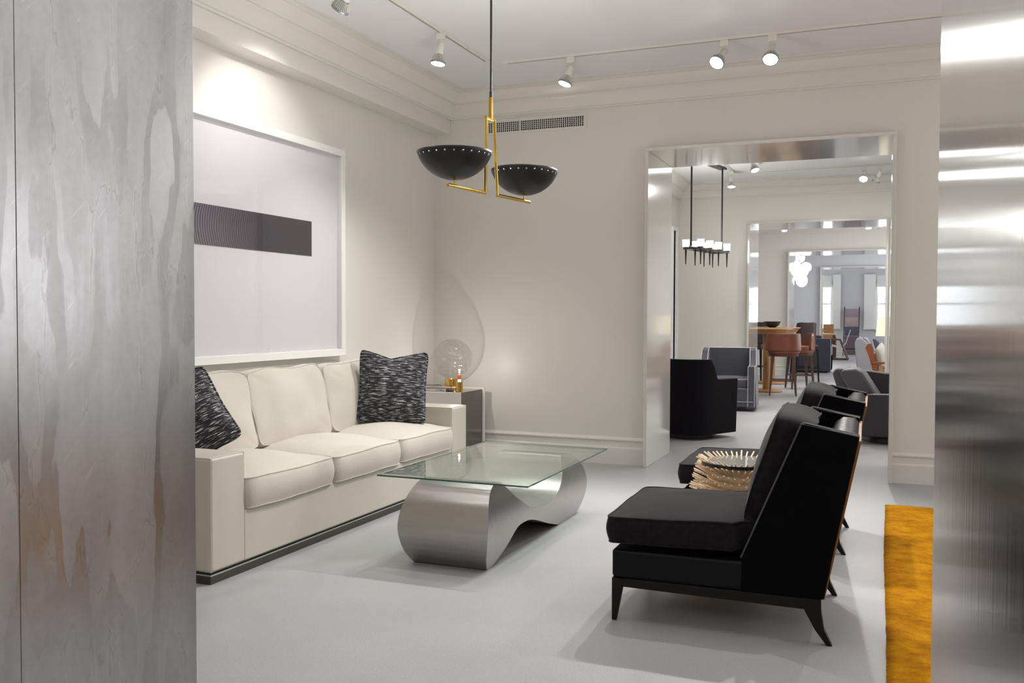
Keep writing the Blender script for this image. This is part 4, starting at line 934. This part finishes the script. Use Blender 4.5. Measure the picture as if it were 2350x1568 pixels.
# barrel chairs
def upath(w, d, r, n=8):
    """U plan open towards -y: from front-left round the back to front-right"""
    pts = [(-w, -d), (-w, -d * 0.3), (-w, d - r)]
    for k in range(1, n + 1): a = PI - PI / 2 * k / n; pts.append((-w + r + r * math.cos(a), d - r + r * math.sin(a)))
    for k in range(0, n + 1): a = PI / 2 - PI / 2 * k / n; pts.append((w - r + r * math.cos(a), d - r + r * math.sin(a)))
    pts += [(w, -d * 0.3), (w, -d)]; return pts
def barrel(loc, rz, label, fab, welt, zt, za, inner=None, r=0.16, w=0.345, d=0.33, transition=(0.0, 0.12), flare=0.03):
    t = thing('swivel_chair', label, 'chair', loc, rz)
    pth = upath(w, d, r)
    zs = []
    for x, y in pth:
        f = min(max((y - transition[0]) / (transition[1] - transition[0]), 0), 1); f = f * f * (3 - 2 * f); zs.append(za + (zt - za) * f)
    # finer path
    p2 = []; z2 = []
    for i in range(len(pth) - 1):
        for k in range(4):
            f = k / 4; p2.append((pth[i][0] * (1 - f) + pth[i + 1][0] * f, pth[i][1] * (1 - f) + pth[i + 1][1] * f))
    p2.append(pth[-1])
    for x, y in p2:
        f = min(max((y - transition[0]) / (transition[1] - transition[0]), 0), 1); f = f * f * (3 - 2 * f); z2.append(za + (zt - za) * f)
    m = ring_wall(p2, 0.09, 0.05, z2, flare=-flare); m.build('shell', fab, t, smooth=35, bevel=0.012, seg=2)
    if welt:
        m = MB(); n = len(p2)
        for s_ in (1, -1):
            L_ = []
            for i, (x, y) in enumerate(p2):
                a = Vector(p2[max(i - 1, 0)]); b_ = Vector(p2[min(i + 1, n - 1)]); dd = (b_ - a).normalized(); nn = Vector((dd.y, -dd.x)); k_ = s_ * 0.043 - flare * (z2[i] - 0.05)
                L_.append((x + nn.x * k_, y + nn.y * k_, z2[i] - 0.002))
            m.tube(L_, 0.005, 5)
            for e_ in (0, -1): x, y, z = L_[e_]; x0_ = p2[e_][0] + (L_[e_][0] - p2[e_][0]); m.tube([(x, y - 0.002, z), ((x), y - 0.002, 0.06)], 0.005, 5)
        m.tube([(-w, -d - 0.004, 0.13), (w, -d - 0.004, 0.13)], 0.004, 5)
        m.build('welt', welt, t)
    m = MB(); m.box(-w + 0.04, w - 0.04, -d, d - 0.05, 0.06, 0.30); m.build('seat_rail', inner or fab, t, bevel=0.01)
    mb, sa, sb = cushion(2 * w - 0.10, 2 * d - 0.10, 0.12, ct=0.03, p=8, N=16, amp=0.003, seed=4, T=TR(0, -0.02, 0.365)); c = mb.build('seat_cushion', fab, t, smooth=60)
    if welt: s_ = MB(); s_.tube(sa, 0.005, 5, closed=True); s_.tube(sb, 0.005, 5, closed=True); s_.build('piping', welt, c)
    m = MB(); m.lathe([(0, 0), (w * 0.86, 0), (w * 0.86, 0.05), (0, 0.05)], 32); m.build('swivel_plinth', 'black_gloss', t)
    return t
barrel((-1.93, 9.74, 0), R(180 - 28), 'near-black barrel swivel chair seen from behind, just beyond the left jamb', 'dark_fabric', None, 0.83, 0.62, r=0.20)
barrel((-1.985, 12.82, 0), R(4), 'blue-grey barrel swivel chair with pale welt, facing the camera in the second room', 'denim', 'welt_light', 0.835, 0.60, r=0.10, w=0.36, d=0.36, transition=(0.02, 0.22), flare=-0.045)

# grey leather swivel chair at the right of the second room, facing right
sw = thing('swivel_chair', 'grey leather swivel lounge chair half hidden by the right jamb', 'chair', (0.04, 10.25, 0), R(-4))
m = MB()
m.prism([(-0.28, 0.075), (0.60, 0.075), (0.56, 0.52), (-0.24, 0.50), (-0.31, 0.42)], -0.50, -0.40, 'y'); m.build('arm', 'leather_charcoal', sw, bevel=0.018, seg=3)
m = MB(); m.prism([(-0.28, 0.075), (0.60, 0.075), (0.56, 0.60), (-0.30, 0.70)], 0.36, 0.46, 'y'); m.build('arm', 'leather_charcoal', sw, bevel=0.018, seg=3)
m = MB(); m.prism([(-0.34, 0.075), (-0.12, 0.075), (-0.20, 0.40), (-0.36, 0.70), (-0.40, 0.735), (-0.49, 0.735), (-0.53, 0.68)], -0.12, 0.36, 'y'); m.build('back', 'leather_grey', sw, bevel=0.03, seg=4)
m = MB(); m.prism([(-0.22, 0.36), (0.02, 0.36), (-0.20, 0.71), (-0.27, 0.745), (-0.40, 0.735), (-0.42, 0.68)], -0.40, -0.02, 'y'); m.build('back_cushion', 'leather_grey', sw, bevel=0.03, seg=4)
m = MB(); m.box(-0.2, 0.6, -0.40, 0.36, 0.075, 0.30); m.build('seat_base', 'leather_charcoal', sw, bevel=0.01)
mb, sa, sb = cushion(0.74, 0.74, 0.12, ct=0.03, p=10, N=14, T=TR(0.2, -0.02, 0.37)); mb.build('seat_cushion', 'leather_grey', sw, smooth=60)
m = MB(); m.lathe([(0, 0), (0.36, 0), (0.36, 0.062), (0.352, 0.075), (0, 0.075)], 40, T=TR(0.12, -0.05, 0)); m.build('swivel_plinth', 'black_gloss', sw)

# ================================================================== THIRD ROOM
def bar_stool(loc, rz, label, lea, back_h, seat_h, wood, w=0.24, shape='low'):
    t = thing('bar_stool', label, 'stool', loc, rz, 'leather bar stools')
    n = 14; w2 = w + 0.02
    # curved back, open towards -y, opens along arms
    pts = []; zt = []
    ext = R(72) if shape == 'low' else R(62)
    for k in range(n + 1):
        a = PI / 2 - ext + 2 * ext * k / n; pts.append((w2 * math.cos(a) * 1.02, w2 * 0.9 * math.sin(a)))
        f = abs(k / n - 0.5) * 2; zt.append(back_h - (0.20 * f ** 4 if shape == 'arm' else 0))
    m = ring_wall(pts, 0.04, seat_h - 0.02, zt, flare=-0.06); m.build('backrest', lea, t, smooth=40, bevel=0.01)
    m = MB(); m.lathe([(0, -0.06), (w, -0.06), (w + 0.005, 0.0), (w, 0.045), (w * 0.85, 0.06), (0, 0.065)], 28, T=TR(0, 0, seat_h)); m.build('seat', lea, t, smooth=50)
    m = MB(); m.lathe([(0, -0.11), (w * 0.93, -0.11), (w * 0.95, -0.06), (0, -0.06)], 28, T=TR(0, 0, seat_h)); m.build('apron', wood, t)
    for sx in (-1, 1):
        for sy in (-1, 1):
            m = MB(); m.taper((sx * w * 0.62, sy * w * 0.62, seat_h - 0.10), (0.026, 0.026), (sx * w * 0.80, sy * w * 0.80, 0), (0.013, 0.013)); m.build('leg', wood, t, bevel=0.003)
    q = w * 0.75
    m = MB(); m.tube([(-q, -q, 0.24), (q, -q, 0.24), (q, q, 0.24), (-q, q, 0.24)], 0.010, 6, closed=True); m.build('footrest', wood, t)
    return t
bar_stool((-1.505, 15.42, 0), R(186), 'rust leather bar stool seen from behind, in front of the tall tables', 'leather_rust', 1.0, 0.74, 'wood_dark', w=0.255)
bar_stool((-1.37, 16.95, 0), R(-68), 'rust leather bar stool with a rounded arm, right of the tall tables', 'leather_rust', 0.98, 0.70, 'wood_dark', shape='arm')
bar_stool((-2.30, 15.35, 0), R(150), 'rust leather bar stool mostly hidden at the left of the tall tables', 'leather_rust', 0.90, 0.70, 'wood_dark')
def high_stool(loc, rz, label):
    t = thing('bar_chair', label, 'stool', loc, rz, 'dark high-back bar chairs')
    m = MB(); m.prism([(-0.24, 0.62), (0.16, 0.62), (0.18, 0.72), (-0.24, 0.72)], -0.22, 0.22, 'x', T=Matrix.Rotation(0, 4, 'Z')); m.build('seat', 'leather_plum', t, bevel=0.02, seg=3)
    m = ring_wall([(-0.165, 0.08), (-0.16, 0.13), (-0.12, 0.175), (0, 0.19), (0.12, 0.175), (0.16, 0.13), (0.165, 0.08)], 0.04, 0.66, [1.06, 1.15, 1.165, 1.16, 1.165, 1.15, 1.06], flare=-0.03); m.build('backrest', 'leather_plum', t, smooth=50, bevel=0.012)
    for sx in (-1, 1):
        for sy in (-1, 1): m = MB(); m.taper((sx * 0.19, sy * 0.19, 0.63), (0.02, 0.02), (sx * 0.22, sy * 0.23, 0), (0.012, 0.012)); m.build('leg', 'wood_black', t)
    m = MB(); m.tube([(-0.205, -0.205, 0.28), (0.205, -0.205, 0.28), (0.205, 0.205, 0.28), (-0.205, 0.205, 0.28)], 0.010, 6, closed=True); m.build('footrest', 'wood_black', t)
    return t
hs = high_stool((-1.43, 18.78, 0), R(198), 'dark plum leather high-back bar chair right of the wooden bowl table')
dup(hs, (-2.35, 18.8, 0), R(160 - 180), 'dark plum leather bar chair behind the tall tables at the left')
def bar_table(loc, r, label):
    t = thing('bar_table', label, 'table', loc, 0, 'round tall oak pedestal tables')
    m = MB(); m.lathe([(0, 0), (0.26, 0), (0.27, 0.012), (0.26, 0.03), (0.20, 0.045), (0, 0.045)], 40); m.build('foot', 'wood_oak', t, smooth=40)
    m = MB(); m.lathe([(0, 0.045), (0.062, 0.045), (0.062, 0.98), (0, 0.98)], 24); m.build('column', 'wood_oak', t)
    m = MB(); m.lathe([(0, 0.98), (r * 0.86, 0.98), (r * 0.93, 1.03), (r, 1.058), (r, 1.072), (0, 1.072)], 48); m.build('tabletop', ['wood_oak', 'wood_pale'], t, smooth=30)
    return t
bar_table((-1.83, 15.98, 0), 0.44, 'round tall oak pedestal table, nearer of the two in the third room')
bar_table((-1.96, 17.95, 0), 0.52, 'round tall oak pedestal table carrying the dark bowl, farther of the two')
m = MB(); m.lathe([(0, 0), (0.06, 0), (0.12, 0.04), (0.155, 0.11), (0.148, 0.11), (0.11, 0.045), (0, 0.015)], 32); o = m.build('bowl', 'black_metal', None, smooth=60); o.location = (-1.92, 17.62, 1.072); tag(o, 'dark round bowl on the farther tall table', 'bowl')

# wood armchair, grey armchair, lamp at the right of the third room
wc = thing('wooden_armchair', 'cherry wood armchair with cane sides, at the right of the third room', 'chair', (0.07, 15.9, 0))
for y in (-0.30, 0.30):
    m = MB(); m.prism([(-0.335, 0.78), (-0.31, 0.825), (-0.255, 0.83), (-0.155, 0.50), (-0.12, 0.30), (-0.06, 0.0), (-0.12, 0.0), (-0.19, 0.30), (-0.225, 0.50)], y - 0.02, y + 0.02, 'y'); m.build('back_post', 'wood_red', wc)
    m = MB(); m.prism([(-0.25, 0.565), (0.40, 0.545), (0.40, 0.515), (-0.23, 0.53)], y - 0.035, y + 0.035, 'y'); m.build('armrest', 'wood_red', wc, bevel=0.005)
    m = MB(); m.taper((0.34, y, 0.52), (0.025, 0.02), (0.36, y, 0.0), (0.016, 0.014)); m.build('leg', 'wood_red', wc)
    m = MB(); m.box(-0.13, 0.32, y - 0.006, y + 0.006, 0.18, 0.50); m.build('cane_side', 'wood_pale', wc, smooth=0)
m = MB(); m.box(-0.2, 0.36, -0.28, 0.28, 0.26, 0.31); m.build('seat_frame', 'wood_red', wc)
mb, sa, sb = cushion(0.52, 0.54, 0.10, T=TR(0.09, 0, 0.37), N=12); mb.build('seat_cushion', 'cream_cloth', wc)
m = MB(); m.prism([(-0.30, 0.72), (-0.27, 0.80), (-0.18, 0.42), (-0.22, 0.42)], -0.28, 0.28, 'y'); m.build('backrest', 'wood_red', wc)
mb, ring = pillow(0.44, 0.40, 0.16, 9); o = mb.build('scatter_pillow', 'cream_cloth', None, smooth=70); o.location = (-0.035, 15.86, 0.63); o.rotation_euler = (R(-4), R(-14), R(80)); tag(o, 'cream boucle pillow on the cherry wood armchair', 'pillow')
gc = thing('wing_armchair', 'pale grey upholstered armchair seen side-on, behind the cherry wood armchair', 'chair', (-0.05, 18.6, 0))
m = MB(); m.prism([(-0.36, 0.10), (0.42, 0.10), (0.42, 0.42), (0.10, 0.46), (-0.10, 0.62), (-0.24, 0.80), (-0.33, 0.88), (-0.42, 0.86), (-0.45, 0.78), (-0.42, 0.45)], -0.36, -0.28, 'y'); m.build('side', 'grey_cloth', gc, bevel=0.02, seg=3)
m = MB(); m.prism([(-0.36, 0.10), (0.42, 0.10), (0.42, 0.42), (0.10, 0.46), (-0.10, 0.62), (-0.24, 0.80), (-0.33, 0.88), (-0.42, 0.86), (-0.45, 0.78), (-0.42, 0.45)], 0.28, 0.36, 'y'); m.build('side', 'grey_cloth', gc, bevel=0.02, seg=3)
m = MB(); m.prism([(-0.36, 0.10), (-0.2, 0.10), (-0.22, 0.5), (-0.30, 0.86), (-0.36, 0.90), (-0.42, 0.86), (-0.44, 0.78), (-0.42, 0.45)], -0.28, 0.28, 'y'); m.build('back', 'grey_cloth', gc, bevel=0.02)
m = MB(); m.prism([(-0.2, 0.42), (-0.05, 0.42), (-0.17, 0.80), (-0.24, 0.89), (-0.30, 0.88)], -0.27, 0.27, 'y'); m.build('back_cushion', 'grey_cloth', gc, bevel=0.03, seg=3)
m = MB(); m.prism([(-0.02, 0.44), (0.09, 0.44), (-0.02, 0.80), (-0.09, 0.87), (-0.14, 0.86)], -0.24, 0.24, 'y'); m.build('lumbar_pillow', 'sofa_blue', gc, bevel=0.03, seg=3)
m = MB(); m.box(-0.3, 0.42, -0.28, 0.28, 0.10, 0.42); m.build('seat', 'grey_cloth', gc, bevel=0.02)
m = MB(); m.box(-0.32, 0.38, -0.30, 0.30, 0.0, 0.10); m.build('plinth', 'wood_black', gc)
et = thing('end_table', 'small dark round end table under the lit lamp in the third room', 'table', (0.12, 17.2, 0))
m = MB(); m.lathe([(0, 0.58), (0.23, 0.58), (0.23, 0.61), (0, 0.61)], 28); m.build('tabletop', 'wood_dark', et)
m = MB(); m.lathe([(0, 0.02), (0.03, 0.02), (0.03, 0.58), (0, 0.58)], 12); m.build('pole', 'wood_dark', et)
m = MB(); m.lathe([(0, 0), (0.17, 0), (0.16, 0.02), (0, 0.02)], 24); m.build('foot', 'wood_dark', et)
tl = thing('table_lamp', 'table lamp with a lit cream shade and a red-brown base, by the right jamb', 'lamp', (0.09, 17.2, 0.61))
m = MB(); m.lathe([(0, 0), (0.07, 0), (0.075, 0.03), (0.06, 0.05), (0.06, 0.20), (0.03, 0.23), (0, 0.23)], 24); m.build('lamp_base', 'leather_rust', tl)
m = MB(); m.lathe([(0, 0.23), (0.008, 0.23), (0.008, 0.35), (0, 0.35)], 8); m.build('stem', 'brass', tl)
m = MB(); m.lathe([(0.215, 0.33), (0.185, 0.665), (0.18, 0.665), (0.21, 0.33), (0.215, 0.33)], 36); m.build('lamp_shade', 'shade', tl)
vs_ = MB(); vs_.lathe([(0, 0), (0.09, 0), (0.13, 0.06), (0.15, 0.18), (0.13, 0.33), (0.08, 0.40), (0.07, 0.44), (0, 0.44)], 32); o = vs_.build('ceramic_vase', 'bottle', None, smooth=60); o.location = (0.17, 15.40, 0.48); tag(o, 'pale celadon ceramic vase on a low stand at the right jamb', 'vase')
sd = thing('plant_stand', 'low dark stand under the celadon vase, hidden by the grey swivel chair', 'stand', (0.17, 15.40, 0)); m = MB(); m.lathe([(0, 0), (0.14, 0), (0.14, 0.02), (0.02, 0.04), (0.02, 0.45), (0.16, 0.46), (0.16, 0.48), (0, 0.48)], 24); m.build('pedestal', 'wood_dark', sd)

# ================================================================== FOURTH AND END ROOMS
sb_ = thing('sofa', 'slate-blue sofa seen from behind, beyond the rust leather stools', 'sofa', (-2.0, 21.75, 0))
m = MB(); m.prism([(0.10, 0.03), (0.30, 0.03), (0.26, 0.78), (0.0, 0.78)], -0.90, 0.90, 'x'); m.build('back', 'sofa_blue', sb_, bevel=0.02, seg=2)
m = MB(); m.box(-0.90, 0.90, 0.28, 0.95, 0.03, 0.42); m.build('seat', 'sofa_blue', sb_, bevel=0.03)
for x in (-0.9, 0.76): m = MB(); m.box(x, x + 0.14, 0.2, 0.95, 0.03, 0.60); m.build('arm', 'sofa_blue', sb_, bevel=0.03)
for x in (-0.72, 0.0): m = MB(); m.box(x, x + 0.70, 0.14, 0.34, 0.74, 0.85); m.build('back_cushion', 'leather_plum' if False else 'sofa_blue', sb_, bevel=0.04, seg=3)
for x in (-0.8, 0.8):
    for y in (0.2, 0.85): m = MB(); m.box(x - 0.03, x + 0.03, y - 0.03, y + 0.03, 0, 0.03); m.build('foot', 'wood_black', sb_, smooth=0)
# globe cluster pendant
gl = thing('globe_chandelier', 'cluster of milky glass globes hanging in the fourth room', 'chandelier', (-1.90, 23.0, CZ))
m = MB(); m.lathe([(0, -0.03), (0.09, -0.03), (0.09, 0), (0, 0)], 20); m.build('canopy', 'white_plastic', gl)
m = MB(); m.tube([(0, 0, -0.03), (0.0, 0, -1.05)], 0.008, 8); m.build('stem', 'bronze', gl)
for (x, z, r, sq) in ((-1.885, 2.686, 0.115, 1), (-1.965, 2.509, 0.11, 1), (-1.735, 2.453, 0.13, 0.95), (-1.807, 2.35, 0.125, 1), (-2.03, 2.291, 0.15, 1.05), (-1.845, 2.145, 0.14, 1.15)):
    yy = random.uniform(-0.12, 0.12); m = MB(); pr = [(r * math.sin(PI * k / 12), -r * sq * math.cos(PI * k / 12)) for k in range(13)]; pr[0] = (0, -r * sq); pr[-1] = (0, r * sq)
    m.lathe(pr, 24, T=TR(x + 1.90, yy, z - CZ)); g_ = m.build('globe', 'glow', gl, smooth=80)
    m = MB(); m.tube([(0, 0, z - CZ + 0.1 if z - CZ > -0.9 else -0.85), (x + 1.90, yy, z - CZ)], 0.006, 6); m.build('branch', 'bronze', gl)
# side cabinet (white) seen between stool legs
cb = thing('console_cabinet', 'low white cabinet glimpsed between the bar stool legs', 'cabinet', (-2.55, 24.6, 0)); m = MB(); m.box(-0.5, 0.45, 0, 0.4, 0, 0.7); m.build('body', 'white', cb, bevel=0.004)
for x in (-0.49, -0.02): m = MB(); m.box(x, x + 0.46, -0.015, 0, 0.03, 0.67); m.build('door', 'white', cb, bevel=0.002)
# sling chair
sc = thing('sling_chair', 'pale sling armchair on dark wooden runners in the end room', 'chair', (-1.20, 28.6, 0))
for y in (-0.28, 0.28):
    m = MB(); m.tube([(-0.22, y, 0.03), (0.26, y, 0.03)], 0.02, 6); m.build('runner', 'wood_dark', sc)
    m = MB(); m.tube([(0.24, y, 0.03), (0.10, y, 0.42), (0.02, y, 0.60), (-0.24, y, 0.62)], 0.02, 8); m.build('arm', 'wood_dark', sc)
    m = MB(); m.tube([(-0.2, y, 0.03), (-0.22, y, 0.60)], 0.018, 6); m.build('leg', 'wood_dark', sc)
m = MB(); pts = [(-0.25, 0.44), (0.0, 0.38), (0.10, 0.40), (0.18, 0.50), (0.24, 0.70), (0.30, 0.88)]
m.prism([(x, z + 0.02) for x, z in pts] + [(x, z - 0.02) for x, z in pts[::-1]], -0.25, 0.25, 'y'); m.build('sling', 'cream_cloth', sc)
# desk with tan chair
dk = thing('desk', 'wooden desk standing before the left window of the end room', 'table', (-1.62, 29.5, 0))
m = MB(); m.box(-0.55, 0.28, -0.35, 0.35, 0.72, 0.76); m.build('tabletop', 'wood_pale', dk)
for x in (-0.5, 0.23):
    for y in (-0.3, 0.3): m = MB(); m.box(x - 0.025, x + 0.025, y - 0.025, y + 0.025, 0, 0.72); m.build('leg', 'wood_dark', dk)
tc_ = thing('desk_chair', 'tan leather chair with a square back, behind the desk', 'chair', (-1.60, 30.35, 0), 0)
m = MB(); m.box(-0.17, 0.15, 0.18, 0.23, 0.52, 1.04); m.build('backrest', 'tan', tc_, bevel=0.01)
m = MB(); m.box(-0.24, 0.24, -0.22, 0.23, 0.42, 0.50); m.build('seat', 'tan', tc_, bevel=0.01)
for x in (-0.21, 0.21):
    for y in (-0.19, 0.2): m = MB(); m.box(x - 0.018, x + 0.018, y - 0.018, y + 0.018, 0, 0.62); m.build('leg', 'wood_dark', tc_)
pl = thing('potted_plant', 'tiny bright green plant on the desk', 'plant', (-1.74, 29.35, 0.76))
m = MB(); m.lathe([(0, 0), (0.05, 0), (0.06, 0.05), (0, 0.05)], 12); m.build('pot', 'white', pl)
m = MB()
for k in range(26):
    a = random.uniform(0, 2 * PI); e_ = random.uniform(0.2, 1.4); T = TR(0, 0, 0.05, rz=a, ry=-e_ + PI / 2); m.add([(0, 0, 0), (0.015, 0.04, 0.0), (0, 0.10, 0.01), (-0.015, 0.04, 0.0)], [(0, 1, 2, 3)], T @ TR(rx=e_))
o = m.build('leaves', 'leaf', pl); o['kind'] = 'stuff'
# blanket ladder
ld = thing('blanket_ladder', 'dark leaning ladder against the far end wall', 'ladder', (-0.96, 31.2, 0))
for x in (-0.225, 0.225): m = MB(); m.tube([(x, -0.25, 0), (x, 0.62, 1.60)], 0.014, 6); m.build('rail', 'wood_black', ld)
for z in (0.25, 0.60, 0.93, 1.22, 1.50): m = MB(); yy = -0.25 + 0.87 * z / 1.6; m.tube([(-0.225, yy, z), (0.225, yy, z)], 0.011, 6); m.build('rung', 'wood_black', ld)
for z1, z0, mt, lb in ((1.51, 1.26, 'blanket_mauve', 'mauve folded blanket on the top rung of the ladder'), (1.23, 0.97, 'blanket_rose', 'pale rose blanket on the second rung of the ladder'), (0.94, 0.66, 'blanket_slate', 'slate folded blanket on the middle rung of the ladder'), (0.63, 0.05, 'blanket_plum', 'long plum blanket on the lowest rungs of the ladder')):
    y_ = -0.25 + 0.87 * z1 / 1.6; m = MB(); m.box(-0.205, 0.205, y_ - 0.03, y_ - 0.015, z0, z1 + 0.012); m.box(-0.205, 0.205, y_ + 0.013, y_ + 0.026, z0 + 0.06, z1 + 0.012); m.box(-0.205, 0.205, y_ - 0.03, y_ + 0.026, z1 + 0.012, z1 + 0.024)
    o = m.build('blanket', mt, None, smooth=0); o.location = (-0.96, 31.2, 0); tag(o, lb, 'blanket', 'folded blankets on the ladder')
